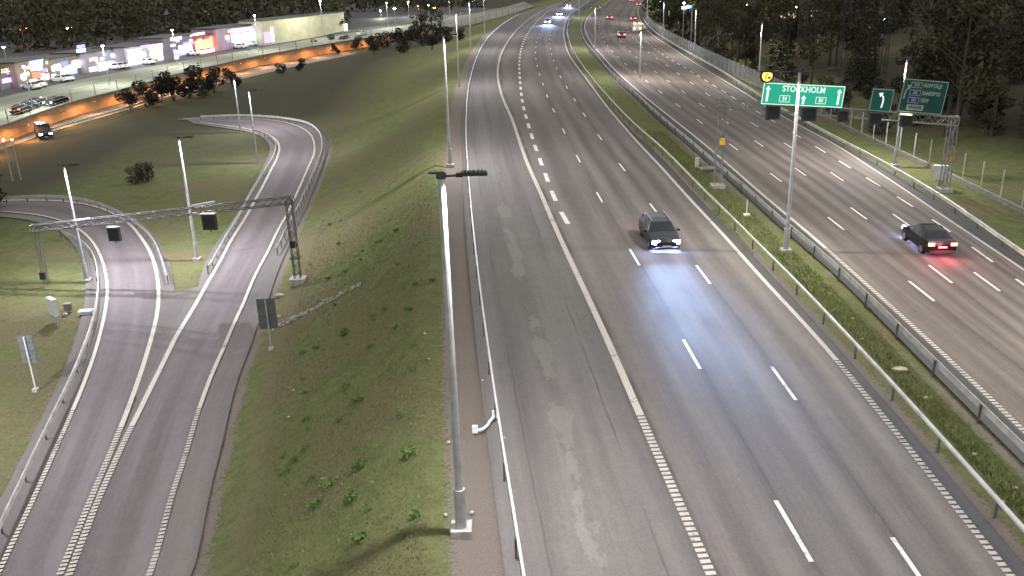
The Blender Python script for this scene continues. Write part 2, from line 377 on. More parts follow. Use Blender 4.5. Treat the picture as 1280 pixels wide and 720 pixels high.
# ------------------------------------------------------------------ mesh helpers
def link(o, parent=None):
    COL.objects.link(o)
    if parent is not None: o.parent = parent
    return o
def tag(o, label=None, cat=None, group=None, kind=None):
    if label: o['label'] = label
    if cat: o['category'] = cat
    if group: o['group'] = group
    if kind: o['kind'] = kind
    return o
def empty(name, loc, rz=0.):
    o = bpy.data.objects.new(name, None); o.location = loc; o.rotation_euler = (0, 0, rz); o.empty_display_size = .3
    COL.objects.link(o); return o
class MB:
    def __init__(s): s.v = []; s.f = []; s.uv = None
    def add(s, V, Fc):
        k = len(s.v); s.v += [tuple(map(float, p)) for p in V]; s.f += [tuple(i+k for i in f) for f in Fc]; return s
    def box(s, c, d, ax=None, taper=1.):
        """ax: 3 unit vectors (x,y,z) or None"""
        X, Y, Z = (np.eye(3) if ax is None else [np.array(a, float) for a in ax]); c = np.array(c, float)
        V = []
        for sz in (-1, 1):
            t = taper if sz > 0 else 1
            for sx, sy in ((-1, -1), (1, -1), (1, 1), (-1, 1)): V.append(c+X*sx*d[0]/2*t+Y*sy*d[1]/2*t+Z*sz*d[2]/2)
        return s.add(V, [(3, 2, 1, 0), (4, 5, 6, 7), (0, 1, 5, 4), (1, 2, 6, 5), (2, 3, 7, 6), (3, 0, 4, 7)])
    def tube(s, a, b, r, r2=None, seg=8, cap=True):
        a = np.array(a, float); b = np.array(b, float); r2 = r if r2 is None else r2
        d = b-a; L = np.linalg.norm(d); d /= L+1e-12
        u = np.cross(d, (0, 0, 1) if abs(d[2]) < .9 else (1, 0, 0)); u /= np.linalg.norm(u); w_ = np.cross(d, u)
        V = []
        for p, q in ((a, r), (b, r2)):
            for i in range(seg):
                t = 2*math.pi*i/seg; V.append(p+q*(math.cos(t)*u+math.sin(t)*w_))
        Fc = [(i, (i+1) % seg, seg+(i+1) % seg, seg+i) for i in range(seg)]
        if cap: Fc += [tuple(range(seg))[::-1], tuple(range(seg, 2*seg))]
        return s.add(V, Fc)
    def sweep(s, P, prof, closed=True, zoff=0.):
        """prof: (side,z) points swept along P"""
        P = np.asarray(P, float); T = np.gradient(P[:, :2], axis=0); T /= np.linalg.norm(T, axis=1)[:, None]
        k = len(prof); V = []
        for p, t in zip(P, T):
            for a, z in prof: V.append((p[0]+t[1]*a, p[1]-t[0]*a, p[2]+z+zoff))
        Fc = []
        for i in range(len(P)-1):
            for j in range(k if closed else k-1):
                Fc.append((i*k+j, i*k+(j+1) % k, (i+1)*k+(j+1) % k, (i+1)*k+j))
        if closed: Fc += [tuple(range(k)), tuple(range((len(P)-1)*k, len(P)*k))[::-1]]
        return s.add(V, Fc)
    def build(s, name, mat, parent=None, smooth=False, org=None):
        me = bpy.data.meshes.new(name)
        v = np.array(s.v)
        if org is not None: v = v-np.array(org)
        elif parent is not None: v = v-np.array(parent.location)
        me.from_pydata(v.tolist(), [], s.f)
        bm = bmesh.new(); bm.from_mesh(me); bmesh.ops.recalc_face_normals(bm, faces=bm.faces); bm.to_mesh(me); bm.free()
        if smooth:
            for p in me.polygons: p.use_smooth = True
        me.materials.append(mat)
        o = bpy.data.objects.new(name, me); link(o, parent)
        if org is not None and parent is None: o.location = org
        return o
def copy_tree(o, parent=None):
    c = o.copy(); COL.objects.link(c)
    if parent is not None: c.parent = parent
    for ch in [q for q in o.children]: copy_tree(ch, c)
    return c
def grid_mesh(name, X, Y, Z, mat, uvs=None, attrs=None, mats=None, matidx=None):
    ny, nx = X.shape; v = np.stack([X, Y, Z], -1).reshape(-1, 3)
    i = np.arange(ny*nx).reshape(ny, nx)
    f = np.stack([i[:-1, :-1], i[:-1, 1:], i[1:, 1:], i[1:, :-1]], -1).reshape(-1, 4)
    me = bpy.data.meshes.new(name); me.from_pydata(v.tolist(), [], f.tolist())
    if uvs is not None:
        l = me.uv_layers.new(name='UVMap'); uv = uvs.reshape(-1, 2)
        idx = np.empty(len(me.loops), int); me.loops.foreach_get('vertex_index', idx)
        l.data.foreach_set('uv', uv[idx].ravel())
    for k, a in (attrs or {}).items():
        at = me.attributes.new(k, 'FLOAT', 'POINT'); at.data.foreach_set('value', a.ravel().astype(np.float32))
    for m in (mats or [mat]): me.materials.append(m)
    if matidx is not None: me.polygons.foreach_set('material_index', matidx.ravel())
    for p in me.polygons: p.use_smooth = True
    # make sure it faces up
    me.update()
    if me.polygons[0].normal.z < 0: me.flip_normals()
    o = bpy.data.objects.new(name, me); COL.objects.link(o); return o

# ------------------------------------------------------------------ carriageways
def xy_of(P, y):      # x of a line at world y
    o = np.argsort(P[:, 1]); return np.interp(y, P[o, 1], P[o, 0])
ys = np.concatenate([np.arange(-18, 120, 2.), np.arange(120, 560, 5.)])
def carriageway(name, lines, us, mats, midx, dz=.03):
    nrow = len(ys); X = []; U = []
    for P in lines: X.append(xy_of(P, ys))
    X = np.stack(X, 1); U = np.tile(np.array(us, float), (nrow, 1)); Y = np.tile(ys[:, None], (1, len(lines)))
    Z = zm(X)+dz
    uv = np.stack([U, Y], -1)
    mi = np.tile(np.array(midx), (nrow-1, 1))
    o = grid_mesh(name, X, Y, Z, None, uv, mats=mats, matidx=mi)
    tag(o, kind='structure'); return o
cL1 = curve_px(L1p, a=30, b=250); cL2 = curve_px(L2p, a=30, b=250); cRa = curve_px(Rap, a=60, b=250); cRb = curve_px(Rbp, a=60, b=250)
cRc = curve_px(Rcp, a=60, b=250); cRd = curve_px(Rdp, a=60, b=250)
cDe = curve_px(Dep, b=250)
carriageway('southbound_road', [offset(cG1, -.45), cE1, cL1, cL2, cE2, offset(cG2, -.35)], [-2.0, 0, 1, 2, 3, 4.], [M_old, M_main, M_shoulder], [0, 1, 1, 1, 2])
carriageway('northbound_road', [offset(cG3, .05), offset(cE3, -.2), cRa, cRb, cRc, cRd, cE4, offset(cG4, .35)], [-.5, 0, 1, 2, 3, 4, 5, 5.8], [M_shoulder, M_east], [0, 1, 1, 1, 1, 1, 0])

def strip_line(P, width, name, mat, ribs=None, dz=.038, seg=None, zf=None, label=None):
    """a painted line; ribs=(y0,y1) part is made of raised bars"""
    mb = MB(); zf = zf or (lambda x, y: zm(x))
    P = resample(P, step=2.)
    if seg is not None: P = P[seg(P)]
    if len(P) < 2: return None
    def flat(Q):
        L = offset(Q, -width/2); R_ = offset(Q, width/2); V = []
        for a, c in zip(L, R_): V += [(a[0], a[1], float(zf(np.array([a[0]]), np.array([a[1]]))[0])+dz), (c[0], c[1], float(zf(np.array([c[0]]), np.array([c[1]]))[0])+dz)]
        mb.add(V, [(2*i, 2*i+1, 2*i+3, 2*i+2) for i in range(len(Q)-1)])
    if ribs is None: flat(P)
    else:
        m = ribs(P); k = np.nonzero(m)[0]
        if len(k) > 1:
            a, b_ = k[0], k[-1]
            if a > 1: flat(P[:a+1])
            if b_ < len(P)-2: flat(P[b_:])
            D = resample(P[a:b_+1], step=.26); L = offset(D, -width/2); R_ = offset(D, width/2)
            T = np.gradient(D[:, :2], axis=0); T /= np.linalg.norm(T, axis=1)[:, None]
            z = zf(D[:, 0], D[:, 1])+dz
            for i in range(len(D)):
                t = T[i]*.082; V = []
                for q in (L[i], R_[i]):
                    for s_ in (-1, 1): V.append((q[0]+t[0]*s_, q[1]+t[1]*s_, z[i]+.004))
                mb.add(V, [(0, 1, 3, 2)])
        else: flat(P)
    o = mb.build(name, mat); tag(o, kind='structure'); return o
near = lambda y0: (lambda P: P[:, 1] < y0)
strip_line(cE1, .30, 'edge_marking', M_line, ribs=near(31))
strip_line(cE2, .24, 'edge_marking', M_line, ribs=near(37))
strip_line(cE3, .24, 'edge_marking', M_line, ribs=near(52))
strip_line(cE4, .20, 'edge_marking', M_line)
def dashes(P, starts, length, width, name, period, y_to=420, lim=110, mat=None):
    mb = MB(); s = np.r_[0, np.cumsum(np.linalg.norm(np.diff(P[:, :2], axis=0), axis=1))]
    o = np.argsort(P[:, 1]); pos = []
    for q in starts:
        w_ = main_pt(*q)
        if w_[1] < lim: pos.append(np.interp(w_[1], P[o, 1], s[o]))
    pos.sort(); last = pos[-1]; 
    pos = [pos[0]-period*k for k in (2, 1)]+pos
    while True:
        last += period
        if last > s[-1]-40 or np.interp(last, s, P[:, 1]) > y_to: break
        pos.append(last)
    for p in pos:
        a, c = p-length, p
        if a < 0: continue
        Q = np.array([[np.interp(t, s, P[:, 0]), np.interp(t, s, P[:, 1])] for t in (a, c)])
        d = Q[1]-Q[0]; d /= np.linalg.norm(d); nn = np.array([d[1], -d[0]])*width/2
        V = [Q[0]-nn, Q[0]+nn, Q[1]+nn, Q[1]-nn]
        mb.add([(v[0], v[1], float(zm(v[0]))+.038) for v in V], [(0, 1, 2, 3)])
    ob = mb.build(name, mat or M_dash); tag(ob, kind='structure'); return ob
dashes(cL1, L1p[1:11], 3.1, .15, 'lane_marking', 12)
dashes(cL2, L2p[1:10], 3.1, .15, 'lane_marking', 12)
dashes(cRa, Rap[1:8], 3.1, .15, 'lane_marking', 12)
dashes(cRb, Rbp[1:6], 3.1, .15, 'lane_marking', 12)
dashes(cRc, Rcp[1:5], 3.1, .15, 'lane_marking', 12)
dashes(cRd, Rdp[1:14], 3.0, .17, 'lane_marking', 6)
def dash_de():
    P = cDe; s = np.r_[0, np.cumsum(np.linalg.norm(np.diff(P[:, :2], axis=0), axis=1))]; mb = MB()
    for k in range(70):
        c = s[-1] if False else 0
        a = 3.0+6*k-3.0; e = a+3.0
        if e > 330: break
        Q = np.array([[np.interp(t, s, P[:, 0]), np.interp(t, s, P[:, 1])] for t in (a, e)])
        d = Q[1]-Q[0]; d /= np.linalg.norm(d); nn = np.array([d[1], -d[0]])*.16
        V = [Q[0]-nn, Q[0]+nn, Q[1]+nn, Q[1]-nn]
        mb.add([(v[0], v[1], float(zm(v[0]))+.038) for v in V], [(0, 1, 2, 3)])
    tag(mb.build('merge_marking', M_dash), kind='structure')
dash_de()

# ------------------------------------------------------------------ slip roads
G_ = ground_pt
cR1 = curve_px(R1, fn=G_, step=2, a=12); cR2 = curve_px(R2, fn=G_, step=2, a=12, b=4)
cLA = curve_px(LA, fn=G_, step=2, a=12, b=14); cLB = curve_px(LB, fn=G_, step=2, b=14)
cG8 = curve_px(G8, .7, fn=G_, step=2, a=6); cG9 = curve_px(G9, .7, fn=G_, step=2); cG6 = curve_px(G6, .7, fn=G_, step=2); cG7 = curve_px(G7, .7, fn=G_, step=2)
def strip(A, B, name, mat, dz, n=None, cols=5, u0=0, u1=1.):
    n = n or max(len(A), len(B)); A = resample(A, n=n); B = resample(B, n=n)
    t = np.linspace(0, 1, cols)
    X = A[:, None, 0]*(1-t)+B[:, None, 0]*t; Y = A[:, None, 1]*(1-t)+B[:, None, 1]*t
    Z = ground(X.ravel(), Y.ravel()).reshape(X.shape)+dz
    s = np.r_[0, np.cumsum(np.linalg.norm(np.diff(A[:, :2], axis=0), axis=1))]
    uv = np.stack([np.tile(u0+(u1-u0)*t, (n, 1)), np.tile(s[:, None], (1, cols))], -1)
    o = grid_mesh(name, X, Y, Z, mat, uv); tag(o, kind='structure'); return o
LBx = np.vstack([cR1[cR1[:, 1] < cLB[0, 1]], cLB]) if cLB[0, 1] > cR1[0, 1]+1 else cLB
strip(offset(cLA, -1.5), offset(LBx, 1.1), 'slip_road_shoulder', M_ramps, .02, cols=9)
strip(offset(cLA, -.1), LBx, 'slip_road', M_ramp, .05, cols=9)
_far = sstep((cR1[:, 1]-56)/14)[:, None]; cR1o = cR1*(1-_far)+offset(cR1, -1.2)*_far
strip(cR1o, offset(cR2, 1.7), 'slip_road_shoulder', M_ramps, .035, cols=9)
strip(cR1, offset(cR2, .1), 'slip_road', M_ramp, .065, cols=9)
gA = cLB[(cLB[:, 1] > 44) & (cLB[:, 1] < 62) & (cLB[:, 0] > -34)]; 
_k = np.argmin(np.hypot(cR1[:, 0]-at_z(257.5, 352, -6)[0], cR1[:, 1]-at_z(257.5, 352, -6)[1]))
_k0 = np.argmin(np.abs(cR1[:, 1]-44))
strip(gA, cR1[_k0:_k+1], 'gore_area', M_ramps, .085)
zg = lambda x, y: ground(x, y)
rr = near(44)
strip_line(cR1, .28, 'edge_marking', M_line, ribs=near(42), dz=.10, zf=zg)
strip_line(cR2, .24, 'edge_marking', M_line, ribs=near(44), dz=.10, zf=zg)
strip_line(cLA, .22, 'edge_marking', M_line, ribs=near(44), dz=.10, zf=zg)
strip_line(cLB, .26, 'edge_marking', M_line, ribs=near(42), dz=.10, zf=zg)

# ------------------------------------------------------------------ terrain
xs = np.unique(np.concatenate([np.arange(-900, -160, 40.), np.arange(-160, -60, 4.), np.arange(-60, 50, .9), np.arange(50, 110, 3.), np.arange(110, 500, 20.), np.arange(500, 1300, 100.)]))
yt = np.unique(np.concatenate([np.arange(-60, 8, 6.), np.arange(8, 115, .9), np.arange(115, 240, 2.5), np.arange(240, 520, 8.), np.arange(520, 1800, 80.)]))
TX, TY = np.meshgrid(xs, yt)
TZ = ground(TX.ravel(), TY.ravel()).reshape(TX.shape)
dG1 = -sdist(cG1s, TX.ravel(), TY.ravel()).reshape(TX.shape)
dE4 = sdist(resample(cG4, step=6), TX.ravel(), TY.ravel()).reshape(TX.shape)
dFB = sdist(cFBs, TX.ravel(), TY.ravel()).reshape(TX.shape)
dm1 = sdist(med_l, TX.ravel(), TY.ravel()).reshape(TX.shape); dm2 = sdist(med_r, TX.ravel(), TY.ravel()).reshape(TX.shape)
hw = np.abs(sdist(resample(offset(cR1, 0), step=3), TX.ravel(), TY.ravel()).reshape(TX.shape))
hw2 = sdist(resample(cR2, step=3), TX.ravel(), TY.ravel()).reshape(TX.shape)
hw3 = sdist(resample(cLA, step=3), TX.ravel(), TY.ravel()).reshape(TX.shape)
grav = np.where((dG1 > -.6) & (dG1 < 30), np.clip(1.12-np.abs(dG1-.75)/1.9, 0, 1), 0)
med = (dm1 > -.6) & (dm2 < .3)
mdis = np.minimum(dm1+.3, -dm2+.1)
grav = np.where(med, np.maximum(grav, np.clip(1.1-mdis/1.0, 0, 1)*.8), grav)
sh = (dE4 > 0) & (dE4 < 40)
grav = np.where(sh, np.maximum(grav, np.clip(.9-dE4/1.0, 0, 1)), grav)
dry = np.clip(1.2-np.abs(hw2-4.0)/2.6, 0, 1)*(hw2 > 0)*.55
grav = np.maximum(grav, np.clip(.8-np.abs(hw2-1.7)/1.9, 0, 1)*(hw2 > 0))
grav = np.maximum(grav, np.clip(1.1-(-hw3-1.2)/1.2, 0, 1)*((hw3 < -1.2)&(hw3 > -4))*.7)
mould_gloom = np.clip((dFB-9)/8, 0, 1)  # leaf mould under the right-hand wood
mould_gloom = np.maximum(mould_gloom, np.clip((TY-95)/40, 0, 1)*np.clip((dG1-14)/14, 0, 1))  # far left ground: its lack of lamplight put into the colour
mould_gloom = np.maximum(mould_gloom, np.clip((-TX-46)/8, 0, 1))  # outer left ground darkened in colour the same way
bumpy = (np.sin(TX*1.7+3*np.sin(TY*.31))*np.sin(TY*1.3+2*np.sin(TX*.4))*.05)
off_road = ((dG1 > 3) & (hw2 > 3)) | (dFB > 1.5)
TZ = TZ+np.where(off_road, bumpy, 0)-.07
terr = grid_mesh('ground', TX, TY, TZ, M_grass, attrs={'gravel': grav, 'dry': dry, 'mould_and_gloom': mould_gloom}); tag(terr, kind='structure')
# ------------------------------------------------------------------ guardrails
def guardrail(P, label, kind='beam', spacing=4., side=1, group=None, rail_mat=None, ymax=330, h=.75, zf=None, post_mat=None, cat='guardrail'):
    """P: line of the rail (plan); side +1: posts on the right of the rail line"""
    zf = zf or (lambda x, y: zm(x))
    P = P[P[:, 1] < ymax]; P = resample(P, step=1.5); P[:, 2] = zf(P[:, 0], P[:, 1])
    base = P[len(P)//3].copy(); t = empty('guardrail', base); tag(t, label, cat, group)
    mb = MB()
    if kind == 'beam':    # W profile
        pr = [(0, h), (-.05, h-.03), (-.08, h-.08), (-.03, h-.15), (-.03, h-.17), (-.08, h-.24), (-.05, h-.29), (0, h-.32), (.01, h-.30), (.01, h-.02)]
        pr = [(a*side, z) for a, z in pr]
        mb.sweep(P, pr)
    else:                 # box-profile rail with a thinner lower one
        k = .62 if rail_mat is not None else .85; mb.sweep(P, [(a*k, z) for a, z in [(-.06, h-.13), (.06, h-.13), (.075, h-.04), (.045, h), (-.045, h), (-.075, h-.04)]])
    mb.build('rail', rail_mat or M_rail, t)
    Q = resample(P, step=spacing)[:98]
    if (P[-1, 1] < P[0, 1]): Q = resample(P[::-1], step=spacing)[:98]
    for i, q in enumerate(Q):
        d = Q[min(i+1, len(Q)-1)]-Q[max(i-1, 0)]; d = d[:2]/(np.linalg.norm(d[:2])+1e-9)
        off = np.array([d[1], -d[0]])*side*.07
        c = q[:2]+off; z = float(zf(np.array([c[0]]), np.array([c[1]]))[0])
        m = MB(); m.box((c[0], c[1], z+(h-.03)/2-.1), (.055, .10, h+.17), ((d[1], -d[0], 0), (d[0], d[1], 0), (0, 0, 1)))
        m.build('post', post_mat or M_post, t)
    return t
guardrail(cG1, 'long pale guardrail along the grassy slope, left edge of the wide road', 'pipe', side=-1, rail_mat=M_railw, spacing=4, ymax=300)
guardrail(cG2, 'guardrail on the left side of the grassy median strip', 'pipe', side=1, spacing=4, ymax=300)
guardrail(cG3, 'guardrail on the right side of the grassy median strip, beside the brown road', 'beam', side=-1, spacing=4, ymax=280)
guardrail(cG4, 'guardrail at the far right of the brown road in front of the wire fence', 'beam', side=1, spacing=4, ymax=300)
guardrail(cG8, 'guardrail at the lower left, outside edge of the left slip road', 'beam', side=-1, zf=ground, spacing=4)
guardrail(cG9[::-1], 'guardrail round the outside of the left slip road bend, below the sign gantry', 'beam', side=1, zf=ground, spacing=2)
guardrail(cG6, 'guardrail round the outside of the hairpin of the right slip road', 'beam', side=1, zf=ground, spacing=2)
guardrail(cG7, 'guardrail on the inner side of the right slip road beside the grass island', 'beam', side=-1, zf=ground, spacing=2)

# bent rail end lying on the gravel
a = main_pt(619, 527); b_ = main_pt(594, 541); t = empty('bent_rail_end', (b_[0], b_[1], b_[2])); tag(t, 'white bent S shaped rail end lying on the gravel beside the pale guardrail', 'rail end')
pts = []
for s_ in np.linspace(0, 1, 12):
    p = a*(1-s_)+b_*s_; p = p+np.array([.0, -.35*math.sin(math.pi*s_)*(1 if s_ > .3 else .6), 0]); p[2] += .10+.16*(1-s_); pts.append(p)
m = MB()
for p, q in zip(pts[:-1], pts[1:]): m.tube(p, q, .055, seg=8)
m.build('bent_tube', M_white, t)
for nm, p in (('flange', pts[0]), ('foot', pts[-1])):
    MB().box((p[0], p[1], p[2]+.05), (.2, .16, .26)).build(nm, M_white, t)

# ------------------------------------------------------------------ right-hand fence on a low kerb
def fence():
    P = cFB[(cFB[:, 1] > 16) & (cFB[:, 1] < 300)]; P = resample(P, step=2.); P[:, 2] = zm(P[:, 0])
    t = empty('wire_fence', P[20]); tag(t, 'tall wire fence with pale posts on a low kerb along the dark wood', 'fence')
    MB().sweep(P, [(-.12, -.2), (-.12, .32), (.12, .32), (.12, -.2)]).build('kerb', M_concd, t)
    for i, q in enumerate(resample(P, step=3.)[:96]):
        MB().box((q[0], q[1], q[2]+1.25), (.075, .075, 2.3)).build('post', M_rail, t)
    A = P[P[:, 1] < 112]; m = MB()
    for z in np.arange(.45, 2.35, .24): m.sweep(A, [(0, z), (.012, z), (.012, z+.012), (0, z+.012)])
    m.build('wire', M_truss_d, t)
    B = P[P[:, 1] > 108]
    MB().sweep(B, [(-.02, .35), (-.02, 2.3), (.02, 2.3), (.02, .35)]).build('mesh_panel', M_mesh, t)
M_mesh, n, b = new_mat('fine wire mesh'); h = N(n)
tr = h.new('ShaderNodeBsdfTransparent'); ms = h.new('ShaderNodeMixShader'); ms.inputs[0].default_value = .42
n.links.new(tr.outputs[0], ms.inputs[1]); n.links.new(b.outputs[0], ms.inputs[2]); n.links.new(ms.outputs[0], n.nodes['Material Output'].inputs[0])
b.inputs['Base Color'].default_value = (.34, .35, .35, 1); b.inputs['Roughness'].default_value = .6
fence()

# ------------------------------------------------------------------ lamp posts
def spot(name, loc, power, color, size=150, blend=.6, parent=None, target=None, r=.12):
    l = bpy.data.lights.new(name, 'SPOT'); l.energy = power; l.color = color; l.spot_size = rad(size); l.spot_blend = blend; l.shadow_soft_size = r
    o = bpy.data.objects.new(name, l); COL.objects.link(o)
    if parent is not None: o.parent = parent; loc = np.array(loc)-np.array(parent.location)
    o.location = loc
    if target is not None:
        o.rotation_euler = (Vector(target)-Vector(loc if parent is None else np.array(loc)+np.array(parent.location))).to_track_quat('-Z', 'Y').to_euler()
    return o
def lamp_post(base, H, dirs, label, power=LAMP_W, color=(1, .93, .97), r0=.13, r1=.075, detail=True, group='lamp posts along the roads', reach=.48):
    base = np.array(base, float); t = empty('lamp_post', base); tag(t, label, 'street lamp', group)
    bx, by, bz = base
    if detail:
        m = MB(); m.box((bx, by, bz+.06), (.62, .62, .30)); m.build('base_block', M_conc, t)
        m = MB(); m.tube((bx, by, bz+.2), (bx, by, bz+1.5), r0*1.35, r0*1.35, 12); m.build('sleeve', M_galv, t)
    m = MB(); m.tube((bx, by, bz+(.2 if detail else -.2)), (bx, by, bz+H), r0, r1, 12); m.build('pole', M_galv, t, smooth=False)
    MB().tube((bx, by, bz+H-.02), (bx, by, bz+H+.12), r1*1.5, r1*1.5, 10).build('pole_cap', M_dark, t)
    if detail: MB().box((bx-.12, by, bz+H+.13), (.42, .10, .05)).build('cross_bracket', M_dark, t)
    for sx, sy in dirs:
        d = np.array([sx, sy, 0.]); d /= np.linalg.norm(d); q = np.array([-d[1], d[0], 0]); top = np.array([bx, by, bz+H+.03])
        MB().tube(top, top+d*(reach+.02)+(0, 0, .02), .032, seg=8).build('arm', M_dark, t)
        c = top+d*(reach+.36)+(0, 0, .03)
        hd = MB(); hd.box(c+(0, 0, .035), (.72, .28, .09), (d, q, (0, 0, 1)), .9); hd.box(top+d*reach+(0, 0, .03), (.18, .14, .10), (d, q, (0, 0, 1)))
        for k in range(5): hd.box(c+d*(-.22+.11*k)+(0, 0, .09), (.03, .24, .04), (d, q, (0, 0, 1)))
        hd = hd.build('lamp_head', M_black, t)
        ln = MB().box(c+(0, 0, -.0115), (.5, .2, .003), (d, q, (0, 0, 1))).build('lens', M_lens, None, org=t.location); ln.location = (0, 0, 0); ln.parent = hd
        if power: spot('lamp_light', c+(0, 0, -.08), power/len(dirs), color, 156, .5, parent=t)
    return t
def post_from_px(top, base, dirs, label, H=None, **k):
    B = ground_pt(*base)
    B[2] = gz(B[0], B[1])
    if H is None:
        d = ray(*top); s_ = np.hypot(B[0], B[1])/np.hypot(d[0], d[1]); H = HC+s_*d[2]-B[2]
    k.setdefault('detail', B[1] < 90); k.setdefault('power', LAMP_W*(1. if B[1] < 90 else .62))
    # far posts get the radius that survives at their size in the picture
    return lamp_post(B, H, dirs, label, **k)
RT, LT = [(1, -.05)], [(-1, .05)]
PUR = (.93, .88, 1.0); WRM = (1, .95, .90)
post_from_px((549,222), (577,665), RT, 'nearest tall lamp post on the grass verge, its black lamp head seen from above', r0=.125, r1=.09)
post_from_px((555,45), (563,208), RT, 'lamp post on the green slope left of the wide road, second nearest on that verge')
post_from_px((571,16), (574,108), RT, 'lamp post on the slope where the wide road starts to bend, third along the verge')
post_from_px((587,2), (588.7,63), RT, 'slim far lamp post left of the wide road, fourth along the verge')
post_from_px((605,-12), (606,44), RT, 'slim far lamp post left of the wide road, fifth along the verge')
post_from_px((998,90), (982,315), [(1, 0), (-1, 0)], 'tall lamp post on the median standing in front of the green STOCKHOLM sign', color=WRM, reach=1.6)
post_from_px((801,38), (800,99), [(1, 0), (-1, 0)], 'lamp post on the median strip beyond the oncoming dark car', color=WRM)
post_from_px((744,9), (744,62), [(1, 0), (-1, 0)], 'far lamp post on the median where the road narrows, third on the median')
post_from_px((724,-14), (724,22), [(1, 0), (-1, 0)], 'farthest lamp post on the median near the top of the view')
post_from_px((1128,74), (1118,208), LT, 'lamp post in front of the dark green sign with route numbers', color=WRM)
post_from_px((951,28), (948,106), LT, 'lamp post on the right verge beside the round orange lamp', color=WRM)
post_from_px((869.5,11), (868,71), LT, 'lamp post on the right verge by the pale mesh fence, third from the right', color=WRM)
post_from_px((829,2), (829,47.5), LT, 'lamp post on the right verge by the pale mesh fence, fourth from the right')
post_from_px((809,-10), (809,30), LT, 'farthest lamp post on the right verge')
post_from_px((223,173), (247,325), RT, 'lamp post on the grass island between the two slip roads', color=PUR)
post_from_px((77,208), (109,352), RT, 'lamp post at the outside of the left slip road, leftmost of all', color=PUR)
post_from_px((316,113), (322,203), RT, 'lamp post inside the hairpin of the right slip road', color=PUR)
post_from_px((296,98), (301,165), RT, 'lamp post at the back of the hairpin by the dark bank', color=PUR)
# unseen posts added along the same rows, to light the foreground
lamp_post((1.2, -14, 0), 10.5, RT, 'unseen lamp post on the grass verge behind the viewpoint, outside the picture', detail=False)
lamp_post((15.8, 4, -.8), 10.5, [(1, 0), (-1, 0)], 'unseen lamp post on the median close to the viewpoint, outside the picture', detail=False, color=WRM)
lamp_post((30, 34, -1.5), 10.5, LT, 'unseen lamp post on the right verge beyond the right edge of the picture', detail=False, color=WRM)
lamp_post((-30, 38, gz(-30, 38)), 10, RT, 'unseen lamp post on the left verge beyond the lower left of the picture', detail=False, color=PUR)
lamp_post((-13, 9, gz(-13, 9)), 10, LT, 'unseen added lamp post at the foot of the slope below the picture', detail=False, color=PUR)  # extra post, added to light the foot of the slope

# ------------------------------------------------------------------ gantries
def truss(mb, A, B, w_, h_, bay, r=.035, rd=.02, up=(0, 0, 1)):
    A = np.array(A, float); B = np.array(B, float); d = B-A; L = np.linalg.norm(d); d /= L
    up = np.array(up, float); q = np.cross(d, up); q /= np.linalg.norm(q); u = np.cross(q, d)
    C = [(-1, -1), (1, -1), (1, 1), (-1, 1)]; n_ = max(1, round(L/bay))
    P = lambda i, k: A+d*L*i/n_+q*C[k][0]*w_/2+u*C[k][1]*h_/2
    for k in range(4): mb.tube(P(0, k), P(n_, k), r, seg=6)
    for i in range(n_):
        for k in range(4):
            a, b_ = (k, (k+1) % 4) if i % 2 else ((k+1) % 4, k)
            mb.tube(P(i, a), P(i+1, b_), rd, seg=5, cap=False)
    for i in (0, n_):
        for k in range(4): mb.tube(P(i, k), P(i, (k+1) % 4), r*.8, seg=5)
    return mb
BL = np.array([16.2, 67.6, -.8]); BR = np.array([34.0, 67.8, -1.7]); gd = (BR-BL); gd[2] = 0; gd /= np.linalg.norm(gd); gn = np.array([gd[1], -gd[0], 0])   # gn faces the camera
def on_gantry(px, py, off=0., O=BL, nrm=gn):
    d = ray(px, py); o = np.array([0, 0, HC]); p0 = O+nrm*off; t_ = ((p0-o)@nrm)/(d@nrm); return o+d*t_
g = empty('sign_gantry', BL); tag(g, 'lattice steel sign gantry spanning the brown northbound road', 'gantry')
tl = on_gantry(902, 128); trr = on_gantry(1194, 152)
colL = MB(); truss(colL, BL+(0, 0, .2), (BL[0], BL[1], tl[2]), .55, .55, .7, .035, .018, (0, 1, 0)); colL.build('column', M_truss, g)
colR = MB(); truss(colR, BR+(0, 0, .2), (BR[0], BR[1], trr[2]+.4), .55, .55, .7, .04, .022, (0, 1, 0)); colR.build('column', M_truss, g)
for q in (BL, BR): MB().box(q+(0, 0, .05), (1.0, 1.0, .35)).build('footing', M_conc, g)
zb = (tl[2]+trr[2])/2-.05
m = MB(); truss(m, (BL[0]-.3, BL[1], tl[2]), (BR[0]+.3, BR[1], trr[2]), .55, .62, .62, .045, .024); m.build('beam', M_truss, g)
m = MB(); m.box(on_gantry(903, 177, .34), (.42, .04, .52), (gd, gn, (0, 0, 1))); m.build('column_plate', simple('yellow plate', (.75, .48, .03), .5), g)
MB().box(on_gantry(1189, 199, .34), (.3, .04, .3), (gd, gn, (0, 0, 1))).build('column_plate', simple('orange plate', (.5, .25, .03), .5), g)

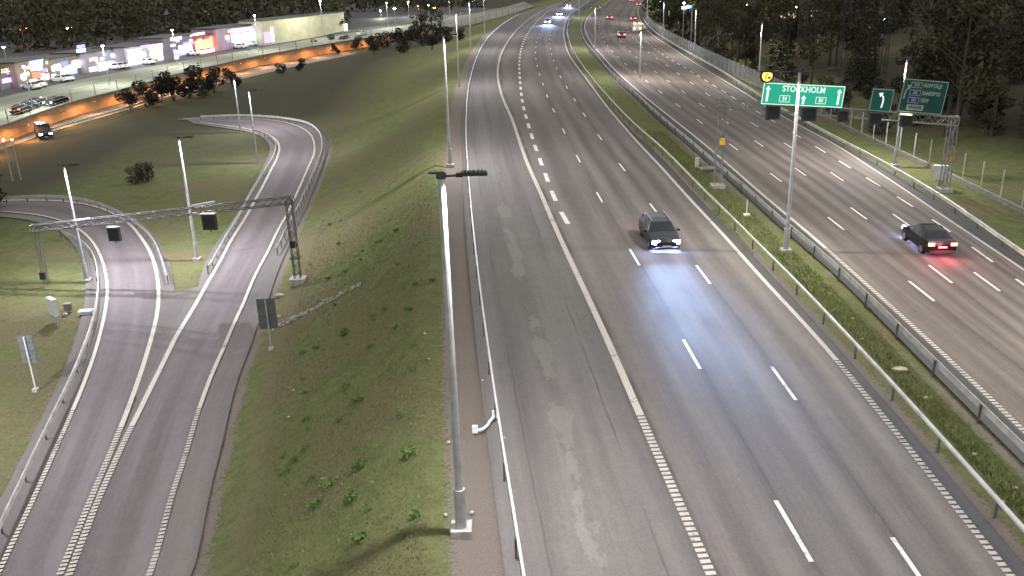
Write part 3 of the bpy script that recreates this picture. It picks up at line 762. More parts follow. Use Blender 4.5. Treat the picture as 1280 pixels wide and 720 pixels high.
M_green = simple('bright green sign face', (.012, .30, .19), .4, 0, .03); M_green_d = simple('dark green sign face', (.006, .075, .058), .4, 0, .06)
M_green_m = simple('mid green sign face', (.006, .12, .085), .4, 0, .06)
M_green_e, n_, b__ = new_mat('glowing green sign face'); b__.inputs['Base Color'].default_value = (.01, .33, .20, 1); b__.inputs['Emission Color'].default_value = (.01, .40, .24, 1); b__.inputs['Emission Strength'].default_value = .28  # brightness of the sign face put in as a weak glow
M_swhite = emit('glowing white legend', (.85, .95, .85), .3, (.8, .85, .8)); M_swhite_d = simple('dull white legend', (.34, .40, .38), .5, 0, .05); M_sblue = simple('blue route field', (.02, .03, .15), .5, 0, .05)  # bright legend glows by itself, its shine put in as emission
def text_obj(txt, size, pos, mat, parent, right, nrm, bold=.0, align='CENTER', sx=1.):
    cu = bpy.data.curves.new('legend', 'FONT'); cu.body = txt; cu.size = size; cu.align_x = align; cu.align_y = 'CENTER'; cu.extrude = .004; cu.offset = bold
    cu.space_character = 1.05
    o = bpy.data.objects.new('legend_tmp', cu); COL.objects.link(o)
    dg = bpy.context.evaluated_depsgraph_get(); me = bpy.data.meshes.new_from_object(o.evaluated_get(dg)); bpy.data.objects.remove(o)
    R_ = Matrix.Identity(4); Z = np.array(nrm); X = np.array(right); Y = np.cross(Z, X)
    for i in range(3): R_[i][0] = X[i]*sx; R_[i][1] = Y[i]; R_[i][2] = Z[i]
    for i in range(3): R_[i][3] = pos[i]-(parent.location[i] if parent else 0)
    me.transform(R_); me.materials.clear(); me.materials.append(mat)
    ob = bpy.data.objects.new('legend', me); link(ob, parent); return ob
Z3 = np.array([0, 0, 1.])
def sign_panel(corners, label, face, name='overhead_sign', off=.50, thick=.06, border=None, cat='road sign'):
    P = [on_gantry(x, y, off) for x, y in corners]     # tl tr br bl
    c = sum(P)/4; wd = ((P[1]-P[0])@gd+(P[2]-P[3])@gd)/2; ht = ((P[0]-P[3])[2]+(P[1]-P[2])[2])/2
    slope = (P[1]-P[0])+(P[2]-P[3]); slope /= np.linalg.norm(slope)
    t = empty(name, c-gn*.03); tag(t, label, cat)
    X = slope-gn*(slope@gn); X /= np.linalg.norm(X); Y = np.cross(gn, X)
    MB().box(c-gn*thick/2, (wd, ht, thick), (X, Y, gn)).build('panel', face, t)
    bw = .055; m = MB()
    for s_ in (-1, 1):
        m.box(c+Y*s_*(ht/2-bw)+gn*.004, (wd-bw, bw, .008), (X, Y, gn)); m.box(c+X*s_*(wd/2-bw)+gn*.0045, (bw, ht-bw*3, .008), (X, Y, gn))
    m.build('border', border or M_swhite, t)
    for s_ in (-.35, .35): MB().box(c+X*wd*s_-gn*.16+Y*0, (.08, ht*.9, .2), (X, Y, gn)).build('bracket', M_truss, t)
    return t, c, X, Y, wd, ht
def arrow(t, p, X, Y, L, mat, up=True, hw=.2, sw=.085):
    m = MB(); n0 = gn*.006
    def quad(pts): m.add([p+X*a+Y*b_+n0 for a, b_ in pts]+[p+X*a+Y*b_+n0*2 for a, b_ in pts], [tuple(range(len(pts)))[::-1], tuple(range(len(pts), 2*len(pts)))]+[(i, (i+1) % len(pts), len(pts)+(i+1) % len(pts), len(pts)+i) for i in range(len(pts))])
    quad([(-sw, -L/2), (sw, -L/2), (sw, L/2-.22), (-sw, L/2-.22)]); quad([(-hw, L/2-.28), (hw, L/2-.28), (0, L/2)])
    m.build('arrow', mat, t)
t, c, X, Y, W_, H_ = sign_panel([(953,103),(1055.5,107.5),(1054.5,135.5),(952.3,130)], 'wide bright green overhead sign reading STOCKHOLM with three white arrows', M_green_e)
text_obj('STOCKHOLM', .60, c+Y*H_*.25+gn*.01, M_swhite, t, X, gn, .012, sx=.86)
arrow(t, c-X*W_*.435+Y*.0, X, Y, H_*.72, M_swhite); arrow(t, c+X*W_*.435, X, Y, H_*.72, M_swhite); arrow(t, c+X*W_*.012-Y*H_*.2, X, Y, H_*.42, M_swhite)
for s_ in (-.22, .225):
    p = c+X*W_*s_-Y*H_*.2+gn*.006; bw = .03
    MB().box(p, (.78, .5, .006), (X, Y, gn)).build('route_frame', M_swhite, t)
    MB().box(p+gn*.005, (.70, .42, .006), (X, Y, gn)).build('route_field', M_green_e, t)
    text_obj('E4', .40, p+gn*.014, M_swhite, t, X, gn, .012, sx=.8)
t, c, X, Y, W_, H_ = sign_panel([(1089.5,110),(1116.5,112),(1115,140.5),(1087,138.5)], 'small square green overhead sign with one white arrow bending left', M_green_m, border=M_swhite_d)
m = MB(); pr = [(.06, -.55), (.10, -.3), (.12, 0), (.06, .25), (-.06, .38)]
for a, b_ in zip(pr[:-1], pr[1:]): m.tube(c+X*a+Y*b_+gn*.02, c+X*b_[0]+Y*b_[1]+gn*.02 if False else c+X*a[0]+Y*a[1]+gn*.02, .05) if False else m.tube(c+X*a[0]+Y*a[1]+gn*.02, c+X*b_[0]+Y*b_[1]+gn*.02, .055, seg=6)
m.add([c+X*a+Y*b_+gn*.03 for a, b_ in ((-.30, .52), (.04, .56), (-.16, .22))]+[c+X*a+Y*b_+gn*.01 for a, b_ in ((-.30, .52), (.04, .56), (-.16, .22))], [(0, 1, 2), (5, 4, 3), (0, 3, 4, 1), (1, 4, 5, 2), (2, 5, 3, 0)])
m.build('arrow', M_swhite, t)
t, c, X, Y, W_, H_ = sign_panel([(1127.5,97.5),(1183.5,102.5),(1180.5,144),(1124.5,139.5)], 'dark green overhead sign listing NORRTÄLJE, DANDERYD, TÄBY and HÄGGVIK', M_green_d, border=M_swhite_d)
rows = [(.33, '18', 'NORRTÄLJE'), (.10, '262', 'DANDERYD'), (-.12, '265', 'TÄBY')]
for k, (yy, no, nm) in enumerate(rows):
    p = c-X*W_*.20+Y*H_*yy
    MB().box(p+gn*.004, (.84, .42, .008), (X, Y, gn)).build('route_frame', M_swhite_d, t)
    MB().box(p+gn*.010, (.76, .34, .006), (X, Y, gn)).build('route_field', M_sblue if k else M_green_d, t)
    text_obj(('E18', '262', '265')[k], .32, p+gn*.02, M_swhite_d, t, X, gn, .008, sx=.75)
    text_obj(nm, .38, c-X*W_*.045+Y*H_*yy+gn*.012, M_swhite_d, t, X, gn, .014, 'LEFT', sx=.66)
p = c-X*W_*.13-Y*H_*.335
MB().box(p+gn*.004, (1.28, .40, .008), (X, Y, gn)).build('white_field', M_swhite_d, t); text_obj('HÄGGVIK', .32, p+gn*.014, M_black, t, X, gn, .01, sx=.72)
m = MB()
pa = [(-.0, -.5), (.0, -.1), (.08, .2), (.22, .36)]
for a, b_ in zip(pa[:-1], pa[1:]): m.tube(c-X*W_*.425+X*a[0]+Y*(a[1]+.25)+gn*.02, c-X*W_*.425+X*b_[0]+Y*(b_[1]+.25)+gn*.02, .045, seg=6)
q = [(.34, .62), (.02, .62), (.28, .30)]
m.add([c-X*W_*.425+X*a+Y*(b_+.15)+gn*.03 for a, b_ in q]+[c-X*W_*.425+X*a+Y*(b_+.15)+gn*.01 for a, b_ in q], [(0, 1, 2), (5, 4, 3), (0, 3, 4, 1), (1, 4, 5, 2), (2, 5, 3, 0)])
m.build('arrow', M_swhite_d, t)
MB().box(c-X*W_*.32-Y*(H_/2+.12)+gn*.25, (.85, .10, .16), (X, Y, gn)).build('sign_lamp', emit('sign lamp', (1, .8, .5), 1.2), t)
# lane signal boxes hanging under the beam
for (x0, y0, x1, y1, where) in ((958,132.5,974,149,'under the left end of the STOCKHOLM sign'),(1003,134.5,1019,151,'under the middle of the STOCKHOLM sign'),(1048,138,1059,152,'at the right end of the STOCKHOLM sign'),(1087,141,1100,155,'under the small square arrow sign'),(1126,143,1139,157.5,'under the dark green sign with place names')):
    A = on_gantry(x0, y0, .35); B = on_gantry(x1, y1, .35); cc = (A+B)/2; wd = (B-A)@gd; ht = A[2]-B[2]
    t = empty('lane_signal', cc); tag(t, 'dark lane signal box '+where, 'traffic signal', 'lane signal boxes hanging from the motorway gantry')
    MB().box(cc, (wd, .28, ht), (gd, -gn, Z3)).build('housing', M_dark, t)
    MB().box(cc+gn*.145, (wd*.8, .02, ht*.78), (gd, -gn, Z3)).build('screen', M_black, t)
    MB().box(cc+gn*.22+Z3*ht*.45, (wd*.9, .18, .03), (gd, -gn, Z3)).build('visor', M_dark, t)
# round orange lamp above the sign
cc = on_gantry(959, 95, .55); t = empty('warning_lamp', cc); tag(t, 'round orange lit speed disc above the left end of the STOCKHOLM sign', 'warning lamp')
MB().tube(cc-gn*.12, cc-gn*.01, .52, seg=24).build('backing', M_black, t)
MB().tube(cc-gn*.005, cc+gn*.03, .38, seg=24).build('disc', emit('orange disc', (1, .50, .08), 1.1, (.8, .3, .05)), t)
m = MB(); m.tube(cc+gn*.03+gd*-.16+Z3*-.2, cc+gn*.035+gd*.0+Z3*.22, .04, seg=6); m.tube(cc+gn*.03+gd*.02-Z3*.1, cc+gn*.035+gd*.26-Z3*.16, .08, seg=6); m.build('figure', simple('dark red figure', (.25, .06, .01)), t)
M_truss_m = simple('mid grey truss steel', (.13, .13, .13), .5, .4, .25, 2.)
# gantry over the slip roads
CR = ground_pt(373, 353); CL = ground_pt(59, 357)
hd_ = CR-CL; hd_[2] = 0; hd_ /= np.linalg.norm(hd_); hn = np.array([hd_[1], -hd_[0], 0])
onh = lambda x, y, off=0.: on_gantry(x, y, off, CR, hn)
g = empty('sign_gantry', CR); tag(g, 'dark lattice gantry spanning both slip roads on the left', 'gantry')
T1 = onh(361, 250); T0 = onh(46, 287)
m = MB(); truss(m, CR+(0, 0, .3), (CR[0], CR[1], T1[2]), .44, .44, .75, .038, .02, (0, 1, 0)); m.build('column', M_truss_m, g)
m = MB(); truss(m, CL+(0, 0, .1), (CL[0], CL[1], T0[2]), .30, .30, .9, .018, .01, (0, 1, 0)); m.build('column', M_truss_m, g)
MB().box(CR+(0, 0, .12), (1.1, 1.0, .5)).build('footing', M_conc, g)
MB().box((CR[0], CR[1]-.32, CR[2]+3.0), (.32, .22, .5)).build('control_box', M_black, g)
MB().box((CR[0], CR[1], CR[2]+1.9), (.75, .6, .06)).build('collar', M_dark, g)
MB().box((CL[0], CL[1]-.28, CL[2]+.9), (.4, .3, .55)).build('control_box', M_dark, g)
m = MB(); truss(m, (T0[0]-.4, CL[1], T0[2]+.1), (CR[0]+.3, CR[1], T1[2]), .50, .46, .60, .042, .022); m.build('beam', M_truss_m, g)
for (xa, ya, xb, yb) in ((92,276,112,273),(240,257,268,252)):
    A = onh(xa, ya, .1); B = onh(xb, yb, .1); m = MB(); m.tube(A, B, .07, seg=8); m.build('lamp_tube', M_white, g)
for (x0, y0, x1, y1, where) in ((134.5,284,151.5,301,'over the left slip road'),(252,267.5,272,287,'over the grass island between the slip roads')):
    A = onh(x0, y0, .45); B = onh(x1, y1, .45); cc = (A+B)/2; wd = (B-A)@hd_; ht = A[2]-B[2]
    t = empty('lane_signal', cc); tag(t, 'black lane signal box with white top hanging '+where, 'traffic signal', 'lane signal boxes hanging from the slip road gantry')
    MB().box(cc, (wd, .3, ht), (hd_, -hn, Z3)).build('housing', M_dark, t)
    MB().box(cc+hn*.155, (wd*.78, .02, ht*.8), (hd_, -hn, Z3)).build('screen', M_black, t)
    MB().box(cc+Z3*(ht/2+.03), (wd*1.02, .36, .06), (hd_, -hn, Z3)).build('top_cover', M_white, t)
    MB().tube(cc-Z3*ht/2, cc-Z3*(ht/2+.18), .04, seg=8).build('sensor', M_black, t)

# ------------------------------------------------------------------ roadside signs seen from behind, cabinets
def back_sign(base_px, tl, br, label, mat, pm, yaw=0., posts=1, H=None):
    B = ground_pt(*base_px); nn = np.array([math.sin(yaw), -math.cos(yaw), 0]); rr_ = np.array([math.cos(yaw), math.sin(yaw), 0])
    A = on_gantry(tl[0], tl[1], .08, B, nn); C_ = on_gantry(br[0], br[1], .08, B, nn); wd = abs((C_-A)@rr_); ht = A[2]-C_[2]; c = (A+C_)/2
    t = empty('road_sign', B); tag(t, label, 'road sign')
    MB().box(c+nn*-.12, (wd, .04, ht), (rr_, nn, Z3)).build('panel', mat, t)
    m = MB()
    for k in (-.3, 0, .3): m.box(c+Z3*ht*k-nn*.075, (wd*.96, .04, .06), (rr_, nn, Z3))
    m.build('stiffener', mat, t)
    MB().tube((c[0]+nn[0]*-.02, c[1]+nn[1]*-.02, B[2]-.1), (c[0]-nn[0]*.02, c[1]-nn[1]*.02, c[2]+ht/2-.03), .045, seg=8).build('post', pm, t)
    MB().box((c[0], c[1], B[2]+.03), (.3, .3, .2)).build('footing', M_conc, t)
    return t
back_sign((50,487), (19.5,421), (46.5,455), 'grey rectangular sign seen from behind on a single pale post in the lower left grass', M_signback, M_white, -.05)
back_sign((338,436), (319.5,375), (347.5,411), 'dark grey upright sign seen from behind beside the right slip road', M_signback_d, M_galv, .1)
def cabinet(px, size, label, mat, legs=True, yaw=.5, zoff=0., name='cabinet', cat='cabinet'):
    B = ground_pt(*px); t = empty(name, B); tag(t, label, cat)
    X = (math.cos(yaw), math.sin(yaw), 0); Y = (-math.sin(yaw), math.cos(yaw), 0)
    MB().box(B+(0, 0, zoff+size[2]/2), size, (X, Y, Z3)).build('case', mat, t)
    MB().box(B+(0, 0, zoff+size[2]+.025), (size[0]*1.08, size[1]*1.12, .05), (X, Y, Z3)).build('lid', mat, t)
    MB().box(B-np.array(Y)*(size[1]/2+.012)+(0, 0, zoff+size[2]/2), (size[0]*.86, .02, size[2]*.86), (X, Y, Z3)).build('door', mat, t)
    if legs: MB().box(B+(0, 0, zoff/2-.05), (size[0]*.3, size[1]*.3, zoff+.2)).build('post', M_galv, t)
    return t
cabinet((70,402), (1.0, .3, 1.15), 'white box cabinet standing in the grass above the grey back-turned sign', M_whited, zoff=.5, yaw=-.75)
cabinet((86,389), (.45, .35, .45), 'small grey metal box with a bright top between the white cabinet and the guardrail', M_signback, zoff=.1, yaw=.2)
cabinet((108,392), (.9, .55, .2), 'flat pale lavender cover plate next to the slip road guardrail', simple('pale cover', (.42, .42, .46)), legs=False, yaw=.15, name='cover_plate', cat='cover')
cabinet((1174,233), (1.05, .45, 1.1), 'white control cabinet in front of the right gantry column', M_whited, zoff=.55, yaw=-.45)
cabinet((871,209), (.3, .25, .75), 'narrow white marker post cabinet on the median left of the gantry column', M_whited, legs=False, yaw=0, name='marker_cabinet')
cabinet((884,212), (1.3, .9, .12), 'flat concrete slab on the median beside the gantry column', M_concd, legs=False, yaw=.2, name='concrete_slab', cat='slab')
# marker pole on median, stones
B = ground_pt(933, 269); t = empty('marker_pole', B); tag(t, 'thin white marker pole with a small foot on the median right of the gantry', 'marker')
MB().tube(B, B+(0, 0, 1.1), .03, seg=8).build('pole', M_white, t); MB().box(B+(0, 0, .04), (.4, .3, .14)).build('foot', M_white, t)
def stone(px, s, label, mat=M_rock, group=None):
    B = ground_pt(*px); bm = bmesh.new(); bmesh.ops.create_icosphere(bm, subdivisions=2, radius=1)
    r_ = random.Random(int(px[0]*7+px[1]))
    for v in bm.verts: v.co *= 1+r_.uniform(-.22, .22); v.co.x *= s[0]; v.co.y *= s[1]; v.co.z *= s[2]
    me = bpy.data.meshes.new('stone'); bm.to_mesh(me); bm.free(); me.materials.append(mat)
    o = bpy.data.objects.new('stone', me); COL.objects.link(o); o.location = B+(0, 0, s[2]*.2); tag(o, label, 'stone', group); return o
stone((1124,462), (.38, .22, .1), 'flat yellowish stone lying in the median grass')
stone((1157,498), (.1, .1, .08), 'small pale stone in the median grass below the flat yellowish one')
stone((350,370), (.4, .22, .16), 'white rubble piece at the foot of the slip road gantry column', M_conc)
stone((349,396), (.14, .14, .12), 'round white stone beside the dark back-turned sign', M_conc)
stone((81,394), (.2, .16, .14), 'white stone at the foot of the white box cabinet', M_conc)
for i, q in enumerate([(1066,398),(1078,424),(1218,568),(1253,628),(1270,610),(630,660)][:5]): stone(q, (.07, .07, .05), 'tiny pale pebble scattered in the median grass', M_conc, 'pebbles in the median grass')
for q in [(367,488),(361,521),(531,417),(536,449),(603,476),(561,553),(557,644),(590,641),(630,548)]: stone(q, (.07, .07, .05), 'tiny pale pebble scattered on the grass slope', M_conc, 'pebbles on the grass slope')
#--

# stony drainage run down the slope
dc = curve_px([(346,408),(375,393),(405,378),(430,365),(446,357)], fn=ground_pt, step=.6)
m = MB(); r_ = random.Random(3)
for p in dc:
    for k in range(9):
        x_, y_ = p[0]+r_.uniform(-.3, .3), p[1]+r_.uniform(-.4, .4); q = r_.uniform(.06, .13); z_ = gz(x_, y_)-.03; a_ = r_.uniform(0, 3)
        m.box((x_, y_, z_+q*.3), (q*2, q*1.5, q*.8), ((math.cos(a_), math.sin(a_), 0), (-math.sin(a_), math.cos(a_), 0), (0, 0, 1)), .6)
tag(m.build('gravel_drain', simple('drain stones', (.27, .26, .24), .9, 0, .3, 3.)), 'line of grey stones running down the grass slope', None, None, 'stuff')
# ------------------------------------------------------------------ vehicles
def make_car(label, paint, L=4.6, Wd=1.8, Hh=1.48, style='estate', roof_rails=False, head=None, tail=None, loc=(0, 0, 0), rz=0., group=None, cat='car'):
    """car along +x (front), origin on the ground under its middle"""
    t = empty('car', (0, 0, 0)); hw = Wd/2
    # stations x, sill z, belt z, roof z(=belt if bonnet), half width, roof half width
    if style == 'estate': prof = [(-2.28, .45, .78, .80, .78, .6), (-2.22, .30, .95, 1.02, .86, .62), (-1.95, .24, 1.0, 1.38, .89, .62), (-1.3, .22, .98, 1.47, .90, .63), (-.3, .22, .96, Hh, .90, .63), (.45, .22, .95, 1.43, .90, .61), (1.05, .22, .93, .98, .89, .66), (1.6, .22, .86, .89, .88, .62), (2.05, .26, .76, .80, .84, .58), (2.28, .38, .62, .66, .70, .50)]
    elif style == 'saloon': prof = [(-2.28, .45, .82, .84, .76, .6), (-2.2, .30, .98, 1.0, .85, .62), (-1.75, .24, .99, 1.03, .89, .62), (-1.15, .22, .98, 1.36, .90, .60), (-.3, .22, .96, Hh, .90, .61), (.4, .22, .95, 1.38, .90, .60), (1.05, .22, .93, .97, .89, .66), (1.6, .22, .86, .89, .88, .62), (2.05, .26, .76, .80, .84, .58), (2.28, .38, .62, .66, .70, .50)]
    else: prof = [(-2.4, .4, 1.2, 1.95, .88, .80), (-2.35, .28, 1.2, 2.05, .92, .82), (-1.5, .25, 1.2, 2.1, .95, .84), (-.3, .25, 1.2, 2.1, .95, .84), (.6, .25, 1.15, 2.05, .95, .82), (1.15, .25, 1.12, 1.6, .94, .76), (1.7, .25, 1.05, 1.1, .92, .7), (2.2, .3, .88, .92, .88, .62), (2.4, .38, .62, .66, .76, .5)]
    k = L/(prof[-1][0]-prof[0][0]); rows = []
    for x, zs, zb, zr, w1, w2 in prof:
        x *= k; w1 *= Wd/1.8; w2 *= Wd/1.8; cabin = zr-zb > .12
        rows.append([(x, w1*.90, zs), (x, w1, zs+.14), (x, w1, zs+(zb-zs)*.62), (x, w1*.965, zb), (x, w2+(w1*.95-w2)*.12 if cabin else w2*1.15, zr-.06 if cabin else zr-.012), (x, w2*.86, zr), (x, 0, zr+.025)])
    rows = [[*r, *[(x, -y, z) for x, y, z in r[:-1][::-1]]] for r in rows]
    V = [p for r in rows for p in r]; nn = len(rows[0]); cls = {'body': [], 'side_window': [], 'windscreen': [], 'rear_window': []}
    for i in range(len(rows)-1):
        c0 = prof[i][3]-prof[i][2] > .12; c1 = prof[i+1][3]-prof[i+1][2] > .12
        for j in range(nn-1):
            f = (i*nn+j, i*nn+j+1, (i+1)*nn+j+1, (i+1)*nn+j); key = 'body'
            if j in (3, nn-5) and c0 and c1: key = 'side_window'
            if (not c1) and c0 and j in (4, 5, nn-7, nn-6): key = 'windscreen'
            if c1 and (not c0) and j in (4, 5, nn-7, nn-6) and style != 'van': key = 'rear_window'
            cls[key].append(f)
    cls['body'] += [tuple(range(nn))[::-1], tuple(range((len(rows)-1)*nn, len(rows)*nn))]
    for key, fs in cls.items():
        if not fs: continue
        sets = [fs] if key != 'side_window' else [[f for f in fs if V[f[0]][1] > 0], [f for f in fs if V[f[0]][1] < 0]]
        for fs in sets:
            used = sorted({i for f in fs for i in f}); mp = {u: q for q, u in enumerate(used)}
            m = MB(); m.add([V[u] for u in used], [tuple(mp[i] for i in f) for f in fs]); m.build(key, paint if key == 'body' else M_glass, t, smooth=False)
    if style != 'van' and roof_rails:
        for s_ in (-1, 1): MB().box((-.5*k, s_*.57, Hh+.045), (2.2, .035, .04)).build('roof_rail', M_carS, t)
    xf, xr = 2.28*k if style != 'van' else 2.4*k, prof[0][0]*k
    for s_ in (-1, 1):
        for xx in (1.42*k, -1.38*k):
            wl = MB(); wl.tube((xx, s_*(hw-.20), .325), (xx, s_*(hw+.005), .325), .325, seg=20); wo = wl.build('wheel', M_tyre, t)
            ri = MB(); ri.tube((xx, s_*(hw+.006), .325), (xx, s_*(hw+.016), .325), .20, seg=12); r_ = ri.build('rim', M_rim, None, org=(0, 0, 0)); r_.parent = wo
        zh = .66 if style != 'van' else .8
        MB().box((xf-.17, s_*(hw-.30), zh), (.32, .40, .18), ((math.cos(-s_*.35), math.sin(-s_*.35), 0), (-math.sin(-s_*.35), math.cos(-s_*.35), 0), (0, 0, 1)), .85).build('headlight', head or M_headp, t)
        zt = .82 if style != 'van' else 1.05
        MB().box((xr+.05, s_*(hw-.25), zt), (.14, .34, .16 if style != 'van' else .4)).build('tail_light', tail or M_tail, t)
        MB().box((.78*k, s_*(hw+.09), .99 if style != 'van' else 1.25), (.12, .20, .13)).build('mirror', paint, t)
    MB().box((xf-.01, 0, .42), (.03, .5, .11)).build('number_plate', M_plate, t)
    MB().box((xr-.02, 0, .66), (.03, .5, .11)).build('number_plate', M_plate, t)
    MB().box((xf-.06, 0, .58), (.06, .7, .12)).build('grille', M_black, t)
    MB().box((xf-.05, 0, .30), (.12, 1.4, .12)).build('bumper', M_dark, t)
    MB().box((xr+.02, 0, .38), (.10, 1.5, .16)).build('bumper', M_dark, t)
    t.location = loc; t.rotation_euler = (0, 0, rz); tag(t, label, cat, group); return t
def heading(P, y, toward=False):
    i = np.argmin(np.abs(P[:, 1]-y)); d = P[i+1]-P[i-1]; a = math.atan2(d[1], d[0]); return a+(math.pi if toward else 0)
def at_local(o, p):
    c, s_ = math.cos(o.rotation_euler.z), math.sin(o.rotation_euler.z); return np.array([o.location[0]+c*p[0]-s_*p[1], o.location[1]+s_*p[0]+c*p[1], o.location[2]+p[2]])
def car_lights(o, hp=0, tp=0, xf=2.35, xr=-2.45, col=(.38, .52, 1.0)):
    for s_ in (-.6, .6):
        if hp:
            l = bpy.data.lights.new('headlight_beam', 'SPOT'); l.energy = hp; l.color = col; l.spot_size = rad(56); l.spot_blend = 1; l.shadow_soft_size = .06
            q = bpy.data.objects.new('headlight_beam', l); COL.objects.link(q); q.parent = o; q.location = (xf+.05, s_, .66)
            q.rotation_euler = Vector((1, .0, -.01)).to_track_quat('-Z', 'Y').to_euler()
    if tp:
        l = bpy.data.lights.new('tail_glow', 'POINT'); l.energy = tp; l.color = (1, .06, .10); l.shadow_soft_size = .15
        q = bpy.data.objects.new('tail_glow', l); COL.objects.link(q); q.parent = o; q.location = (xr-.25, 0, .8)
# oncoming dark estate car with headlights on
p = main_pt(823.5, 303); ha = heading(cL2, p[1], True)
carA = make_car('dark oncoming estate car with bright blue-white headlights lighting the road', M_carA, 4.6, 1.82, 1.50, 'estate', True, head=M_head, loc=(p[0], p[1], p[2]+.03), rz=ha)
car_lights(carA, 250, 16)
for s_ in (-.6, .6):
    for tilt, half, pw in ((.16, 9, 420), (.085, 5.2, 1600), (.050, 3.2, 6500), (.030, 2.0, 22000)):
        l = bpy.data.lights.new('main_beam', 'SPOT'); l.energy = pw; l.color = (.36, .56, 1.0); l.spot_size = rad(half*2); l.spot_blend = 1; l.shadow_soft_size = .05
        q = bpy.data.objects.new('main_beam', l); COL.objects.link(q); q.parent = carA; q.location = (2.4, s_, .66); q.rotation_euler = Vector((1, s_*.05, -tilt)).to_track_quat('-Z', 'Y').to_euler(); q.scale = (5.5, 1, 1)
p = main_pt(1158, 309); hb_ = heading(cRc, p[1])
carB = make_car('black car driving away with glowing red tail lights', M_carB, 4.4, 1.8, 1.47, 'saloon', head=M_head, tail=emit('bright tail light', (1, .08, .05), 16), loc=(p[0], p[1], p[2]+.03), rz=hb_)
car_lights(carB, 120, 70, col=(.8, .85, 1))
def far_car(src, px, P, toward, label, group=None):
    q = main_pt(*px); c = copy_tree(src); c.location = (q[0], q[1], q[2]+.03); c.rotation_euler = (0, 0, heading(P, q[1], toward)); tag(c, label); 
    if group: c['group'] = group
    return c
fa = make_car('distant oncoming car with white-blue headlights, nearest of three on the far bend', M_carS, 4.5, 1.8, 1.45, 'saloon', head=emit('far headlight', (.45, .55, 1), 150), loc=(0, 0, 0))
q = main_pt(685, 30); fa.location = (q[0], q[1], q[2]+.03); fa.rotation_euler = (0, 0, heading(cL1, q[1], True)); fa['group'] = 'distant oncoming cars'
car_lights(fa, 4500, 0)
far_car(fa, (699.5, 20), cL2, True, 'distant oncoming car with white-blue headlights, middle of three on the far bend')
far_car(fa, (711, 9), cL2, True, 'distant oncoming car with white-blue headlights, farthest of three at the top')
TB = emit('far tail light', (1, .09, .05), 14)
fr = make_car('distant car with two red tail lights on the left lane of the northbound road', M_carB, 4.4, 1.8, 1.45, 'saloon', tail=TB, loc=(0, 0, 0))
q = main_pt(776.5, 47); fr.location = (q[0], q[1], q[2]+.03); fr.rotation_euler = (0, 0, heading(cRb, q[1])); fr['group'] = 'distant cars driving away'
car_lights(fr, 700, 6, col=(.9, .95, 1))
far_car(fr, (762, 24.5), cRa, False, 'small distant car with red tail lights alone in the leftmost lane', 'distant cars driving away')
far_car(fr, (798.5, 7.5), cRd, False, 'distant car with red tail lights at the top right of the road', 'distant cars driving away')
far_car(fr, (790, 2), cRb, False, 'distant car with red tail lights at the top edge of the view', 'distant cars driving away')
far_car(fr, (791.5, 26), cRd, False, 'distant car with orange-red lights just ahead of the recovery truck', 'distant cars driving away')
tk = make_car('recovery van with amber warning lamps and red tail lights on the right lane', M_carW, 5.6, 2.1, 2.1, 'van', tail=M_amber, loc=(0, 0, 0), cat='van')
q = main_pt(796, 40); tk.location = (q[0], q[1], q[2]+.03); tk.rotation_euler = (0, 0, heading(cRd, q[1]))
for x_, y_ in ((.6, -.5), (.6, .5), (-2.3, -.8), (-2.3, .8)): MB().box((x_, y_, 2.22), (.22, .3, .16)).build('amber_lamp', M_amber, None, org=(0, 0, 0)).parent = tk
MB().box((-1., 0, 2.2), (1.5, 1.2, .14)).build('roof_board', M_plate, None, org=(0, 0, 0)).parent = tk
tk.name = 'van'

# ------------------------------------------------------------------ foliage
def leaf_cloud(mb, centres, radii, n_, size, r_, flat=.0):
    V = []; Fc = []
    C_ = np.array(centres); Rr = np.array(radii)
    if Rr.ndim == 1: Rr = np.stack([Rr]*3, 1)
    w_ = Rr.prod(1)**(2/3); w_ /= w_.sum()
    idx = r_.choice(len(C_), n_, p=w_); d = r_.normal(size=(n_, 3)); d /= np.linalg.norm(d, axis=1)[:, None]
    rad_ = r_.uniform(.25, 1., n_)**.5; P = C_[idx]+d*Rr[idx]*rad_[:, None]
    a = r_.normal(size=(n_, 3)); a /= np.linalg.norm(a, axis=1)[:, None]; b_ = np.cross(a, r_.normal(size=(n_, 3))); b_ /= np.linalg.norm(b_, axis=1)[:, None]
    s_ = size*r_.uniform(.5, 1.4, n_)[:, None]
    for p, u, v in zip(P, a*s_, b_*s_*.6):
        k = len(V); V += [p-u, p+v, p+u, p-v]; Fc.append((k, k+1, k+2, k+3))
    mb.add(V, Fc)
